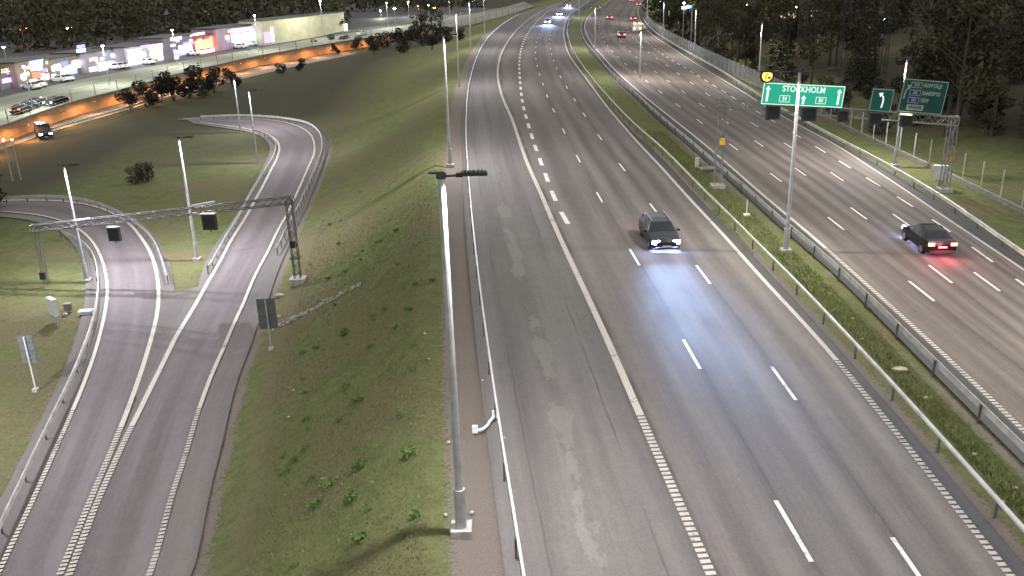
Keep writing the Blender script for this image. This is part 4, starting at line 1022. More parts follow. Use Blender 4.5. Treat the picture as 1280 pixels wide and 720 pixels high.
def make_tree(kind, seed):
    r_ = np.random.default_rng(seed); rr_ = random.Random(seed)
    name = {'broad': 'tree', 'birch': 'birch_tree', 'spruce': 'spruce_tree', 'bush': 'bush', 'bare': 'tree'}[kind]
    t = empty(name, (0, 0, 0)); tk_ = MB(); cr_ = MB()
    if kind in ('broad', 'bare', 'birch'):
        H = 11 if kind != 'birch' else 12; tk_.tube((0, 0, -.5), (0, 0, H*.45), .20, .13, 8); tk_.tube((0, 0, H*.45), (.2, .1, H*.88), .13, .03, 6)
        cs, rs = [], []
        for i in range(13 if kind != 'birch' else 9):
            z0 = H*rr_.uniform(.28, .75); a = rr_.uniform(0, 6.28); L = rr_.uniform(1.3, 2.9)*(1 if kind != 'birch' else .6); e = np.array([math.cos(a)*L, math.sin(a)*L, z0+rr_.uniform(.8, 2.2)])
            tk_.tube((0, 0, z0), e, .06, .015, 5, cap=False); cs.append(e); q = rr_.uniform(.7, 1.35); rs.append((q, q, q*.8))
            for _ in range(3):
                e2 = e+np.array([rr_.uniform(-1, 1), rr_.uniform(-1, 1), rr_.uniform(.2, 1.2)]); tk_.tube(e*.8+np.array([0, 0, z0])*.2, e2, .02, .008, 4, cap=False)
        cs.append(np.array([.2, .1, H*.9])); rs.append((.9, .9, 1.3))
        leaf_cloud(cr_, cs, rs, 1500 if kind == 'broad' else (260 if kind == 'bare' else 520), .20, r_)
    elif kind == 'spruce':
        H = 10; tk_.tube((0, 0, -.4), (0, 0, H), .16, .02, 7); cs, rs = [], []
        for i in range(16):
            z = 1.+i*.56; R_ = 2.1*(1-z/10.5)+.15
            for k in range(6):
                a = k*1.05+i*.5+rr_.uniform(-.2, .2); cs.append(np.array([math.cos(a)*R_*.6, math.sin(a)*R_*.6, z-R_*.15])); rs.append((R_*.42, R_*.42, .16+R_*.08))
        leaf_cloud(cr_, cs, rs, 2000, .17, r_)
    else:
        cs, rs = [], []
        for i in range(9):
            a = rr_.uniform(0, 6.28); e = np.array([math.cos(a)*rr_.uniform(.2, 1.2), math.sin(a)*rr_.uniform(.2, 1.2), rr_.uniform(.6, 2.3)])
            tk_.tube((0, 0, -.2), e, .035, .012, 5, cap=False); cs.append(e); q = rr_.uniform(.45, .85); rs.append((q, q, q*.8))
        leaf_cloud(cr_, cs, rs, 950, .14, r_)
    tk_.build('trunk' if kind != 'bush' else 'stems', M_birch if kind in ('birch', 'bare') else M_wood, t)
    cr_.build('crown', {'broad': M_leaf, 'bare': M_leaf2, 'birch': M_leaf2, 'spruce': M_spruce, 'bush': M_leaf2}[kind], t)
    return t
_protos = {k: [make_tree(k, s0+i) for i in range(n_)] for k, n_, s0 in (('broad', 3, 11), ('bare', 2, 31), ('birch', 2, 41), ('spruce', 2, 51), ('bush', 3, 61))}
_used = set()
def plant(kind, x, y, scale, label, cat='tree', group=None, z=None, mat=None, sz=None):
    src = _protos[kind][rng.integers(len(_protos[kind]))]
    t = src if src.name not in _used and mat is None else copy_tree(src); _used.add(src.name)
    t.location = (x, y, (gz(x, y) if z is None else z)-.1); t.rotation_euler = (0, 0, rng.uniform(0, 6.28)); s_ = scale
    t.scale = (s_, s_, s_*(sz or rng.uniform(.9, 1.15))); tag(t, label, cat, group)
    if mat is not None:
        for ch in t.children:
            if ch.name.startswith('crown'): ch.data = ch.data.copy(); ch.data.materials[0] = mat
    return t
# the wood on the right: individual trees
cnt = 0
pts_ = []
for tries in range(9000):
    if cnt >= 215: break
    y = rng.uniform(34, 330); fx = xy_of(cFB, np.array([y]))[0]; d = rng.uniform(0, 1)**1.6*110+ (15 if y < 85 else 9 if y < 140 else 5)
    x = fx+d
    # inside the view only
    v = np.array([x, y, 4.])-np.array([0, 0, HC]); dep = v@AF; px = 640+F*(v@AR)/dep; py = 360-F*(v@AU)/dep
    if px > 1330 or px < 770 or py < -90: continue
    mind = 3.0 if d < 40 else 5.0
    if any((x-a)**2+(y-b_)**2 < mind*mind for a, b_ in pts_): continue
    pts_.append((x, y)); k = rng.choice(['broad', 'birch', 'bare', 'spruce'], p=[.52, .12, .12, .24])
    plant(k, x, y, rng.uniform(.85, 1.35), {'broad': 'dark leafy tree in the wood behind the wire fence', 'birch': 'slender pale-stemmed tree in the wood behind the wire fence', 'bare': 'thin almost bare tree in the wood behind the wire fence', 'spruce': 'dark conical spruce in the wood behind the wire fence'}[k], 'tree', {'broad': 'leafy trees of the right-hand wood', 'birch': 'slender trees of the right-hand wood', 'bare': 'thin bare trees of the right-hand wood', 'spruce': 'spruces of the right-hand wood'}[k]); cnt += 1
# greyish shrubs right behind the mesh fence
for i in range(46):
    y = rng.uniform(95, 250); fx = xy_of(cFB, np.array([y]))[0]; x = fx+rng.uniform(2.2, 11)
    plant('bush', x, y, rng.uniform(.8, 1.5), 'greyish shrub growing close behind the pale mesh fence', 'shrub', 'shrubs behind the mesh fence')
for i in range(26):
    y = rng.uniform(66, 100); fx = xy_of(cFB, np.array([y]))[0]; x = fx+rng.uniform(13, 26)
    plant('bush', x, y, rng.uniform(.6, 1.3), 'low shrub at the foot of the dark wood above the grassy bank', 'shrub', 'low shrubs at the edge of the wood')
# bushes in front of the orange wall
M_bw = foliage('dark purple-brown leaves', (.022, .022, .02), (.05, .045, .04))
for px, py, s_, lb in ((163,138,1.0,'leftmost round dark bush in front of the orange-lit wall'),(183,133,1.3,'second round dark bush in front of the orange-lit wall'),(201,127,1.15,'third dark bush in front of the orange-lit wall'),(217,125,1.5,'broad dark bush in the middle of the row before the orange-lit wall'),(237,121,1.5,'dark bush just left of the small spruce before the orange-lit wall'),(268,115,1.2,'dark bush just right of the small spruce before the orange-lit wall'),(291,108,1.1,'dark bush behind the hairpin lamp post'),(352,92,.7,'low dark bush on the bank right of the hairpin lamp posts'),(375,88,.7,'low dark bush, second on the bank right of the hairpin')):
    B = ground_pt(px, py); k = .0265*np.hypot(B[0], B[1])/3*.8
    plant('bush', B[0], B[1], s_*1.35, lb, 'bush', 'bushes in front of the orange-lit wall', mat=M_bw)
B = ground_pt(254, 121); plant('spruce', B[0], B[1], .62, 'small pointed spruce standing among the bushes before the orange-lit wall')
for i, (px, py, s_) in enumerate([(395,62,1.2),(412,60,1.3),(430,59,1.3),(447,62,1.5),(462,62,1.6),(478,60,1.7),(495,60,1.8),(512,58,1.8),(528,57,1.9),(545,54,1.9),(560,52,1.5),(575,50,1.2),(470,68,1.2),(505,66,1.3),(540,62,1.2),(420,68,1.0)]):
    B = ground_pt(px, py); plant('bush', B[0], B[1], s_*.95, 'dusky shrub in the thicket on the bank below the leafy tree', 'shrub', 'thicket shrubs on the bank', mat=M_bw)
for px, py, s_, lb in ((527,55,.85,'leafy tree rising out of the thicket before the merging road, left of two'),(541,52,.95,'leafy tree rising out of the thicket before the merging road, right of two')):
    B = ground_pt(px, py); plant('broad', B[0], B[1], s_, lb)
for px, py, lb in ((172,228,'faint bare shrub in the dark grass left of the island lamp post'),(185,226,'pale green shrub in the dark grass beside the island lamp post')):
    B = ground_pt(px, py); plant('bush', B[0], B[1], .75, lb, 'shrub')
# low-left dark trees
for px, py in ((-8,300),(-20,270),(5,262),(-30,330),(-38,380)):
    B = ground_pt(px, py); plant('bush', B[0]-1.5, B[1], 1.3, 'dark shrub at the left edge beside the slip road bend', 'shrub', 'dark shrubs at the left edge')
# fresh weeds on the slope
def make_weed(seed):
    r_ = np.random.default_rng(seed); m = MB(); cs = [(r_.uniform(-.14, .14), r_.uniform(-.14, .14), r_.uniform(.05, .2)) for _ in range(6)]
    leaf_cloud(m, cs, [(.13, .13, .09)]*6, 130, .05, r_)
    return m.build('weed_clump', M_weed, None, org=(0, 0, 0))
wp = [make_weed(i) for i in range(3)]
W_PX = [(411,606),(440,621),(392,633),(449,584),(512,566),(460,637),(518,644),(449,674),(502,671),(368,575),(353,571),(357,590),(431,417),(429,419),(462,434),(432,484),(447,501),(381,491),(383,525),(424,524),(383,537),(518,432),(535,449),(517,461),(511,387),(466,395),(467,400),(480,386),(494,409),(379,474),(378,441),(419,381),(398,378),(395,436),(411,348),(431,340),(412,281),(423,305),(450,325),(496,330),(495,288),(475,302),(470,303),(519,355),(425,276),(450,240),(453,314),(368,707),(383,560),(445,560),(388,600),(500,520),(540,350)]
big_ = {(411,606),(440,621),(449,674),(447,501),(431,417),(392,633),(449,584),(512,566)}
for i, q in enumerate(W_PX):
    B = ground_pt(*q); o = wp[i] if i < 3 else wp[i % 3].copy()
    if i >= 3: COL.objects.link(o)
    s_ = 1.35 if q in big_ else rng.uniform(.55, 1.0); o.location = B+(0, 0, -.05); o.scale = (s_, s_, s_); o.rotation_euler = (0, 0, rng.uniform(0, 6))
    tag(o, 'fresh green weed clump growing on the brown grass slope', 'weed', 'weed clumps on the slope')
# grass tufts over the near slope and the median: nobody could count them
def grass(name, region, nb, hh, mat):
    m = MB(); r_ = np.random.default_rng(5); V = []; Fc = []
    P = region(r_, nb); z = ground(P[:, 0], P[:, 1])-.04
    a = r_.uniform(0, 6.28, len(P)); L = hh*r_.uniform(.5, 1.3, len(P)); lean = r_.normal(0, .35, (len(P), 2))
    for i in range(len(P)):
        x, y = P[i]; c_, s_ = math.cos(a[i])*.03, math.sin(a[i])*.03; k = len(V)
        V += [(x-c_, y-s_, z[i]), (x+c_, y+s_, z[i]), (x+lean[i, 0]*L[i], y+lean[i, 1]*L[i], z[i]+L[i])]; Fc.append((k, k+1, k+2))
    m.add(V, Fc); return tag(m.build(name, mat), 'short rough grass', None, None, 'stuff')
def reg_slope(r_, nb):
    y = 20+r_.uniform(0, 1, nb)**1.5*60; x0 = xy_of(cG1, y); u = r_.uniform(2.6, 18, nb); x = x0-u
    hw_ = sdist(resample(cR2, step=3), x, y); k = hw_ > 4; return np.stack([x, y], 1)[k]
def reg_med(r_, nb):
    y = 12+r_.uniform(0, 1, nb)**1.4*80; a = xy_of(cG2, y)+.9; c_ = xy_of(cG3, y)-.9; u = r_.uniform(0, 1, nb); x = a+(c_-a)*u; return np.stack([x, y], 1)[(c_-a) > .3]
M_blade = foliage('grass blades', (.12, .145, .055), (.19, .215, .095)); M_blade2 = foliage('median grass blades', (.13, .155, .06), (.22, .25, .10))
grass('grass', reg_slope, 34000, .085, M_blade); grass('grass', reg_med, 14000, .16, M_blade2)
#--
# ------------------------------------------------------------------ merging road on its retaining wall, retail park behind
NE = [(-60,178,-4),(0,159,-4),(75,132,-4),(162,110,-4),(225,92,-4),(320,71,-4),(400,57,-3.8),(450,49,-3.2),(535,37,-2.0),(585,33,-1.3),(640,18,-.6),(668,8,-.5)]
FE = [(-60,136,-4),(0,122,-4),(100,99,-4),(200,81,-4),(320,61,-4),(400,47,-3.8),(440,41,-3.2),(520,29,-2.2),(570,21,-1.4),(630,9,-.6),(655,2,-.5)]
def poly3(L, step=3.):
    P = np.array([at_z(x, y, z) for x, y, z in L]); return smooth(resample(P, step=step), 3)
nE, fE = poly3(NE), poly3(FE)
n_ = 90; A_, B_ = resample(nE, n=n_), resample(fE, n=n_); tt = np.linspace(0, 1, 6)
X = A_[:, None, 0]*(1-tt)+B_[:, None, 0]*tt; Y = A_[:, None, 1]*(1-tt)+B_[:, None, 1]*tt; Z = A_[:, None, 2]*(1-tt)+B_[:, None, 2]*tt
sl = np.r_[0, np.cumsum(np.linalg.norm(np.diff(A_[:, :2], axis=0), axis=1))]
o = grid_mesh('merging_road', X, Y, Z, M_deck, np.stack([np.tile(tt*3, (n_, 1)), np.tile(sl[:, None], (1, 6))], -1)); tag(o, kind='structure')
# ground of the retail park beyond it
far = B_.copy(); dv = B_[:, :2]-A_[:, :2]; dv = np.stack([-.62*np.ones(n_), .78*np.ones(n_)], 1); X2 = B_[:, None, 0]+dv[:, None, 0]*np.array([0, 40, 260]); Y2 = B_[:, None, 1]+dv[:, None, 1]*np.array([0, 40, 260]); Z2 = np.tile(B_[:, None, 2]-.05, (1, 3))
lot_m = asphalt('car park asphalt', (.075, .075, .075), (.10, .10, .10), 0)
k_ = 74
o = grid_mesh('car_park', X2[:k_], Y2[:k_], Z2[:k_], lot_m, np.stack([np.tile(np.array([0, 4, 30.]), (k_, 1)), np.tile(sl[:k_, None], (1, 3))], -1)); tag(o, kind='structure')
# retaining wall
wt = empty('retaining_wall', A_[20]-np.array([0, 0, 2.2])); tag(wt, 'long retaining wall glowing orange below the pale merging road', 'wall')
Wl = nE[:int(len(nE)*.93)]
MB().sweep(Wl, [(0, .0), (.35, .0), (.35, -4.5), (0, -4.5)]).build('wall', M_wallc, wt)
MB().sweep(Wl, [(-.05, .02), (.5, .02), (.5, .28), (-.05, .28)]).build('coping', M_concd, wt)
ft = empty('wire_fence', A_[20]); tag(ft, 'thin railing fence with dark posts standing on top of the orange-lit wall', 'fence')
for q in resample(Wl, step=7.)[:90]: MB().box((q[0], q[1], q[2]+1.1), (.09, .09, 2.1)).build('post', M_post, ft)
m = MB()
for z in (.6, 1.1, 1.6, 2.1): m.sweep(Wl, [(0, z), (.03, z), (.03, z+.03), (0, z+.03)])
m.build('wire', M_galv, ft)
# lower road in front of the wall, lit by sodium lanterns added for the orange glow
LN = [(-20,196),(60,166),(155,139),(230,115),(320,95),(400,77),(450,66)]
lN = smooth(resample(np.array([ground_pt(x, y) for x, y in LN]), step=3.), 3); lF = Wl[Wl[:, 1] < lN[-1, 1]+8]; lF = offset(lF, .3)
strip(lF, lN, 'lower_road', M_lower, .03, cols=8)
gl = offset(lN, .6)
t = empty('guardrail', lN[10]); tag(t, 'thin guardrail on the near side of the orange-lit lower road', 'guardrail')
g2 = gl[len(gl)//8:int(len(gl)*.6)].copy(); g2[:, 2] = ground(g2[:, 0], g2[:, 1])
MB().sweep(g2, [(0, .45), (.06, .45), (.06, .75), (0, .75)]).build('rail', M_rail, t)
for q in resample(g2, step=4.)[:60]: MB().box((q[0], q[1], q[2]+.3), (.06, .06, .7)).build('post', M_post, t)
ords = ['first', 'second', 'third', 'fourth', 'fifth', 'sixth', 'seventh', 'eighth', 'ninth', 'tenth']
Wk = [q for q in resample(Wl, step=12.) if q[1] < lN[-1, 1]+20]
for i, q in enumerate(Wk[:18]):
    j = np.argmin(np.hypot(Wl[:, 0]-q[0], Wl[:, 1]-q[1])); j = min(max(j, 1), len(Wl)-2); d = Wl[j+1]-Wl[j-1]; nrm = np.array([d[1], -d[0], 0]); nrm /= np.linalg.norm(nrm)
    p = q+nrm*4.0+(0, 0, .1); t = empty('added_wall_lantern', p); tag(t, 'added sodium lantern on a bracket fixed to the orange-lit retaining wall', 'wall lantern', 'added sodium lanterns on the retaining wall')
    MB().tube(q+nrm*.34+(0, 0, -.4), p, .03, seg=6).build('bracket', M_dark, t); MB().box(p+(0, 0, .03), (.35, .35, .1)).build('housing', M_dark, t)
    MB().box(p+(0, 0, -.025), (.26, .26, .01)).build('lens', M_sod, t)
    spot('lantern_light', p+(0, 0, -.06), 1150, (1, .42, .13), 174, .3, parent=t)
# buildings
def facade(px0, px1, base, top, depth, wallc, panels, label, z=-4.05, name='shop_building'):
    """base/top pixel rows at px0 and px1; panels: (x0,x1 px, y0,y1 px, colour, strength, kind)"""
    A = at_z(px0, base[0], z); B = at_z(px1, base[1], z); d = B-A; L = np.linalg.norm(d); d /= L; nn = np.array([d[1], -d[0], 0])
    def onp(x, y, off=0.): return on_gantry(x, y, off, A, nn)
    H_ = max(onp(px0, top[0])[2], onp(px1, top[1])[2])-z
    t = empty(name, A); tag(t, label, 'building')
    c = (A+B)/2-nn*depth/2+(0, 0, H_/2); MB().box(c, (L, depth, H_), (d, -nn, Z3)).build('wall', wallc, t)
    MB().box(c+(0, 0, H_/2+.1), (L+.6, depth+.6, .25), (d, -nn, Z3)).build('roof', M_dark, t)
    r_ = random.Random(int(px0)); pal = [(.55,.42,1), (1,.92,1), (.5,.8,1), (1,.82,.5), (.3,.2,.9), (1,.6,.6), (.9,.72,.5)]
    extra = []
    if px1 < 335:
        for k in range(int((px1-px0)/3.2)):
            x_ = r_.uniform(px0+1, px1-5); f_ = (x_-px0)/(px1-px0); yb = base[0]+(base[1]-base[0])*f_; yt_ = top[0]+(top[1]-top[0])*f_; y_ = r_.uniform(yt_+1.5, yb-6)
            extra.append((x_, x_+r_.uniform(2.5, 6), y_, y_+r_.uniform(2.5, 5), r_.choice(pal), r_.uniform(.25, 1.6), 'lit_panel'))
    for n__, (x0, x1, y0, y1, col, st, kd) in enumerate(list(panels)+extra):
        st = st*1.5 if n__ < len(panels) else st
        a = onp(x0, (y0+y1)/2, .06); b_ = onp(x1, (y0+y1)/2, .06); u = onp((x0+x1)/2, y0, .06); OFF = .04 if n__ >= len(panels) else 0; v = onp((x0+x1)/2, y1, .06)
        cc = (a+b_)/2; cc[2] = (u[2]+v[2])/2; wd = abs((b_-a)@d); ht = abs(u[2]-v[2])
        MB().box(cc-nn*(OFF+.0007*n__), (wd, .12, ht), (d, -nn, Z3)).build(kd, emit(kd+' glow', col, st, (.2, .2, .2)), t)
        if ht > 1.5 and wd > 2 and kd == 'shop_window':
            m = MB()
            for k in range(1, int(wd/1.6)): m.box(cc-d*wd/2+d*k*1.6+nn*.07, (.09, .05, ht), (d, -nn, Z3))
            if m.v: m.build('mullion', M_dark, t)
    return t
Wm = lambda c: simple('facade', c, .8, 0, .12, .3)
LIL, WHT, CYN, YEL, RED, PNK, BLU, ORG, GRN, BEI, VIO = (.55,.42,1), (1,.92,1), (.5,.95,1), (1,.82,.3), (1,.07,.05), (1,.5,.55), (.12,.16,1), (1,.25,.08), (.25,.8,.5), (.9,.72,.5), (.25,.1,.8)
facade(2, 30, (113,107), (90,84), 8, Wm((.20,.17,.2)), [(2,14,86,90,YEL,1.6,'sign'),(3,15,98,103,LIL,1.2,'shop_window'),(22,25,103,116,WHT,2,'sign')], 'low shop at the far left with a yellow sign strip and tall white banner')
facade(24, 66, (110,101), (78,72), 8, Wm((.30,.22,.19)), [(37,53,77,83,CYN,1.5,'sign'),(38,45,78,88,WHT,2.2,'shop_window'),(46,53,82,88,GRN,.8,'shop_window'),(36,54,73,77,BLU,1.0,'sign'),(26,33,93,98,WHT,1.6,'shop_window'),(37,46,99,104,YEL,.6,'shop_window'),(54,62,92,100,PNK,.35,'shop_window'),(40,52,90,98,ORG,.22,'shop_window')], 'brown shop building with a blue and cyan sign, second from the left')
facade(64, 112, (100,90), (77,66), 8, Wm((.32,.28,.26)), [(65,76,82,88,WHT,1.8,'shop_window'),(76,85,85,92,CYN,1.3,'shop_window'),(85,96,81,87,YEL,1.4,'shop_window'),(85,96,87,92,(.15,.45,1),1.1,'shop_window'),(90,100,76,82,WHT,2,'sign'),(101,108,80,86,BEI,.5,'shop_window'),(64,70,93,97,CYN,1.4,'shop_window'),(75,85,77,82,BLU,.6,'sign'),(112,122,71,77,WHT,1.6,'sign'),(96,107,61,67,CYN,1.4,'sign'),(96,106,56,60,BLU,1.0,'sign')], 'shop building with yellow, blue and white windows, third from the left')
facade(110, 160, (92,82), (70,58), 8, Wm((.34,.31,.38)), [(112,122,72,76,PNK,.9,'sign'),(123,134,78,88,WHT,1.3,'shop_window'),(135,149,77,84,LIL,1.3,'shop_window'),(143,152,70,76,(.5,.65,1),1.1,'shop_window'),(139,150,67,71,WHT,2,'sign'),(155,160,71,78,WHT,1.6,'shop_window'),(128,134,67,70,BLU,.9,'sign'),(112,121,84,89,WHT,1.2,'shop_window'),(155,160,57,62,LIL,1.2,'sign')], 'pale lilac shop building, fourth from the left')
facade(159, 206, (85,76), (62,52), 8, Wm((.42,.38,.40)), [(160,176,62,67,LIL,1.6,'shop_window'),(160,182,67,72,WHT,2.3,'shop_window'),(161,178,72,80,(.75,.72,1),1.2,'shop_window'),(187,203,56,60,WHT,2,'sign'),(197,203,60,75,(.8,.7,1),1.3,'shop_window'),(176,187,56,60,VIO,1.2,'sign'),(188,196,62,74,BEI,.35,'shop_window')], 'bright white and lilac shop building, fifth from the left')
facade(207, 243, (76,69), (48,44), 8, Wm((.22,.18,.26)), [(224,240,56,66,(.75,.78,1),1.7,'shop_window'),(213,227,46,50,(1,.72,.55),1.1,'sign'),(229,242,52,56,VIO,.9,'sign'),(219,223,70,76,WHT,3,'sign')], 'dark purple building with one large pale window left of the red shop')
facade(243, 273, (69,63), (46,41), 8, Wm((.42,.10,.12)), [(244,262,50,61,ORG,1.4,'shop_window'),(262,272,45,60,(1,.12,.05),1.6,'shop_window'),(245,252,55,61,(1,.30,.12),1.5,'sign'),(250,256,51,57,(1,.45,.15),1.6,'sign'),(238,256,41,45,(1,.65,.5),.8,'sign'),(256,262,46,51,(.3,.0,.03),.5,'shop_window'),(247,270,62,66,(1,.6,.6),1.0,'shop_window')], 'red and orange glowing shop in the middle of the row')
facade(273, 330, (64,55), (36,30), 8, Wm((.36,.26,.36)), [(290,322,41,49,(.72,.75,1),1.5,'shop_window'),(293,304,46,54,CYN,1.5,'shop_window'),(300,306,45,52,WHT,2.2,'shop_window'),(306,322,50,55,CYN,1.0,'shop_window'),(281,287,44,50,BEI,.25,'shop_window'),(288,329,34,39,(.6,.45,1),.8,'sign')], 'pinkish building with large white-cyan windows right of the red shop')
facade(330, 432, (57,42), (26,16), 8, Wm((.55,.50,.36)), [(339,342,34,52,LIL,2.4,'sign'),(431,434,30,42,WHT,2.4,'sign'),(330,338,40,54,(.4,.3,.8),.5,'shop_window')], 'long beige windowless hall at the right end of the shop row')
# lamps over the car park and further roads
def distant_lamp(px, py, D, col, mat, label, h=8., power=0, group='distant street lamps', z=None, head=.28, arm=0.):
    d = ray(px, py); D = D*(1.17 if power > 1000 else 1.); s_ = D/np.hypot(d[0], d[1]); P = np.array([d[0]*s_, d[1]*s_, HC+d[2]*s_]); zb = P[2]-h if z is None else z
    t = empty('street_lamp', (P[0], P[1], zb)); tag(t, label, 'street lamp', group)
    MB().tube((P[0], P[1], zb-6), (P[0], P[1], P[2]+.1), .10, .07, 8).build('pole', M_galv, t)
    MB().box(P+(0, 0, .25), (head*2.4, head*1.6, .14)).build('cover', M_dark, t)
    MB().tube(P+(0, 0, -.05), P+(0, 0, .18), head*.7, head, seg=12).build('bulb', mat, t)
    if power:
        l = bpy.data.lights.new('lamp_light', 'POINT'); l.energy = power; l.color = col; l.shadow_soft_size = .4
        q = bpy.data.objects.new('lamp_light', l); COL.objects.link(q); q.parent = t; q.location = (0, 0, P[2]-zb-.5)
    return t
GW = (.92, 1, .84)
for i, (px, py, D, lb) in enumerate(((30,84,140,'leftmost added lamp over the pale merging road'),(128,58,165,'second added lamp over the pale merging road'),(215,38,190,'third added lamp over the pale merging road'),(318,20,215,'fourth added lamp over the pale merging road'),(483,4,262,'lamp on a tall pole above the junction right of the shop row'),(475.6,13.5,300,'smaller cool lamp left of the tall junction pole'),(510,2.5,300,'cool lamp to the right of the tall junction pole'),(561,-3,290,'lamp on a thin pole behind the leafy tree'),(400,2,240,'fifth added lamp over the pale merging road'))):  # the ones over the merging road are added to light it and the shops
    distant_lamp(px, py, D, GW, M_cool, lb, 9, 3800 if i < 5 or i == 8 else 1400, z=-4)
for px, py, D, mt, cl, lb in ((493,11,270,M_sodp,(1,.7,.4),'warm small lamp beside the junction'),(535,7,330,M_sodp,(1,.6,.3),'warm lamp left of a pair above the leafy tree'),(543,10,330,M_sod,(1,.5,.2),'orange lamp right of a pair above the leafy tree'),(523,7.5,330,M_sod,(1,.4,.2),'orange lamp farthest left above the leafy tree'),(27,38,330,emit('red lamp', (1,.12,.06), 30),(1,.1,.05),'red lamp far behind the shops at the left'),(34,36,330,emit('red lamp', (1,.12,.06), 22),(1,.1,.05),'second red lamp far behind the shops at the left'),(84,35.5,330,M_sodp,(1,.8,.5),'warm white lamp behind the shops, left of a pair'),(91,34.5,330,emit('yellow lamp', (1,.75,.15), 30),(1,.8,.3),'yellow lamp behind the shops, right of a pair'),(4.5,59.5,260,M_cool,GW,'cool lamp at the left edge behind the shops')):
    distant_lamp(px, py, D, cl, mt, lb, 9, 0, head=.42)
for px, py, D, mt, lb in ((855,4,210,M_sodp,'warm lamp above the blue lit sign in the wood'),(932.5,6.5,200,M_sodp,'pinkish orange lamp with a pole shining through the wood'),(972.5,11.5,190,M_sodp,'warm lamp in the wood left of the lit roof'),(995,9,185,M_sodp,'warm lamp beside the lit roof in the wood'),(1088,22,175,M_sodp,'pale yellow lamp deep in the right-hand wood'),(1104.5,25,175,M_cool,'small cool lamp deep in the right-hand wood'),(1104,33,175,M_sod,'dull orange lamp low in the right-hand wood')):
    distant_lamp(px, py, D, (1,.7,.4), mt, lb, 7, 500 if D > 180 else 60, head=.24)
# lit blue sign and a lit roof in the wood
def sky_pt(px, py, D): d = ray(px, py); s_ = D/np.hypot(d[0], d[1]); return np.array([d[0]*s_, d[1]*s_, HC+d[2]*s_])
p = sky_pt(858, 9.5, 195); t = empty('lit_sign', p); tag(t, 'small blue illuminated sign in two halves at the top of the wood', 'lit sign')
MB().box(p+(-.5, 0, 0), (.9, .2, .55)).build('panel', emit('blue sign', (.2, .5, 1), 3), t); MB().box(p+(.5, 0, .12), (.9, .2, .55)).build('panel', emit('blue sign', (.1, .35, 1), 3), t)
MB().tube(p+(1.2, .1, -9), p+(1.2, .1, .6), .08, seg=8).build('pole', M_galv, t)
p = sky_pt(1004, 15, 178); t = empty('canopy_building', p-np.array([0, 0, 3])); tag(t, 'flat roofed canopy lit from below in a clearing of the wood', 'building')
Xc = np.array([.93, -.37, 0]); Yc = np.array([.37, .93, 0]); MB().box(p, (8, 4, .35), (Xc, Yc, Z3)).build('roof', M_white, t); MB().box(p-np.array([0, 0, .6]), (7.4, 3.4, .8), (Xc, Yc, Z3)).build('lit_fascia', emit('lit fascia', (1, .85, .6), .55), t)
for s_ in (-3, 3): MB().tube(p+Xc*s_-np.array([0, 0, 6]), p+Xc*s_, .15, seg=8).build('column', M_white, t)
# pylons in the wood
for px, py, lb in ((998,103,'tall thin lattice mast rising behind the STOCKHOLM sign'),(1052,95,'faint lattice mast in the wood right of the STOCKHOLM sign'),(1102,92,'faintest lattice mast in the wood above the small square sign')):
    B = ground_pt(px, py); t = empty('lattice_mast', B); tag(t, lb, 'mast', 'lattice masts in the wood'); m = MB(); truss(m, B+(0, 0, -.3), B+(0, 0, 20), .95, .95, 1.2, .05, .03, (0, 1, 0)); m.build('lattice', M_truss_d, t)
    m = MB(); truss(m, B+(-2.4, 0, 17), B+(2.4, 0, 17), .5, .5, .8, .04, .025); m.build('cross_arm', M_truss_d, t)
# cars on the merging road and car park
pk = make_car('white car parked in front of the shops', M_carW, 4.5, 1.8, 1.45, 'saloon', head=M_headp, tail=simple('unlit tail light', (.3, .03, .03)), loc=(0, 0, 0))
ang = math.atan2(*(fE[20]-fE[10])[1::-1]) if False else math.atan2((fE[20]-fE[10])[1], (fE[20]-fE[10])[0])
def put(c, px, py, z, a): q = at_z(px, py, z); c.location = q+np.array([0, 0, .02]); c.rotation_euler = (0, 0, a); return c
PX = [(40,113),(46,111),(75,104),(82,103),(146,88),(152,87),(184,82),(240,71),(300,62),(313,59),(505,0)]
for i, (x_, y_) in enumerate(PX[:10]):
    c = pk if i == 0 else copy_tree(pk); put(c, x_, y_-1.5, -4.0, ang+1.2+.1*(i % 3)); tag(c, 'white car parked in front of the lit shops', 'car', 'white cars parked along the shops')
dkp = make_car('dark car', M_carB, 4.5, 1.8, 1.45, 'saloon', tail=emit('red tail', (1, .1, .06), 5), loc=(0, 0, 0)); dkp['category'] = 'car'
put(dkp, 71, 131, -4, ang+math.pi); dkp['label'] = 'dark green car with a red tail light on the merging road at the left'
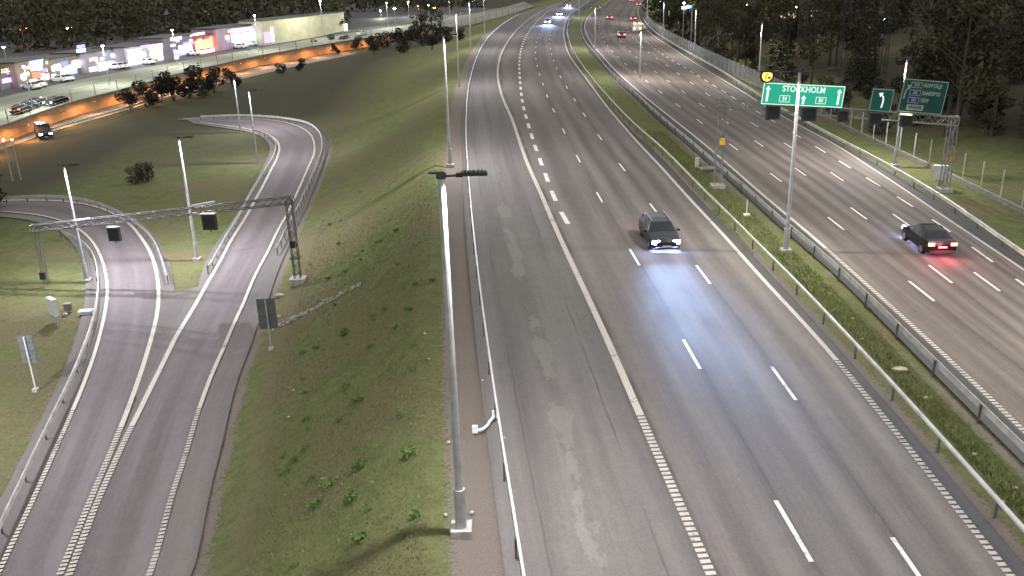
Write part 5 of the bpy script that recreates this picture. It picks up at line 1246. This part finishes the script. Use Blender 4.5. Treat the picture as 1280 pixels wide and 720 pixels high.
for i, (x_, y_, lb) in enumerate(((27,141,'leftmost of three dark cars queueing on the merging road'),(38,136.5,'middle of three dark cars queueing on the merging road'),(47,132,'front one of three dark cars queueing on the merging road'))):
    c = copy_tree(dkp); put(c, x_, y_, -4, ang+.3); tag(c, lb, 'car', 'dark cars queueing on the merging road')
c = copy_tree(pk); put(c, 452, 44.5, -3.15, ang); tag(c, 'pale car on the merging road below the beige hall', 'car')
hv = make_car('dark vehicle with two blue-white headlights on the lower road at the left', M_carB, 5.2, 1.95, 1.9, 'van', head=emit('blue white headlight', (.6, .7, 1), 22), loc=(0, 0, 0), cat='van'); hv.name = 'van'
B = ground_pt(56, 172); hv.location = B+(0, 0, .05); hv.rotation_euler = (0, 0, -1.0)
t = distant_lamp(15, 175, 118, (1,.5,.2), M_sod, 'small orange lamp low at the left edge beside the dark bank', 2.5, 0, head=.12)
t = distant_lamp(4.5, 175.5, 118, GW, M_cool, 'small white lamp low at the left edge beside the dark bank', 2.5, 0, head=.1)
# far woods: one dark mass beyond the shops and beyond the junction
def far_wood(name, arc, n_, size, lab, mat):
    r_ = np.random.default_rng(9); cs, rs = [], []
    for px0, px1, D, zt, k in arc:
        for i in range(k):
            px = r_.uniform(px0, px1); d = ray(px, 0); dd = D*r_.uniform(.92, 1.15); s_ = dd/np.hypot(d[0], d[1]); h_ = r_.uniform(.55, 1.)*zt; R_ = r_.uniform(3.5, 6.5)
            for z in np.arange(-5, h_, 4.5): cs.append((d[0]*s_, d[1]*s_, z)); rs.append((R_, R_, 4.))
    m = MB(); leaf_cloud(m, cs, rs, n_, size, r_); return tag(m.build(name, mat), lab, None, None, 'stuff')
far_wood('distant_wood', [(-80, 430, 330, 13, 120), (-80, 560, 400, 16, 120), (380, 600, 480, 16, 60)], 26000, .95, 'dark distant wood behind the shops', M_leaf)
far_wood('distant_wood', [(820, 1330, 300, 26, 130), (860, 1330, 230, 22, 60)], 20000, .95, 'dark distant wood on the hill behind the fence', M_leaf)
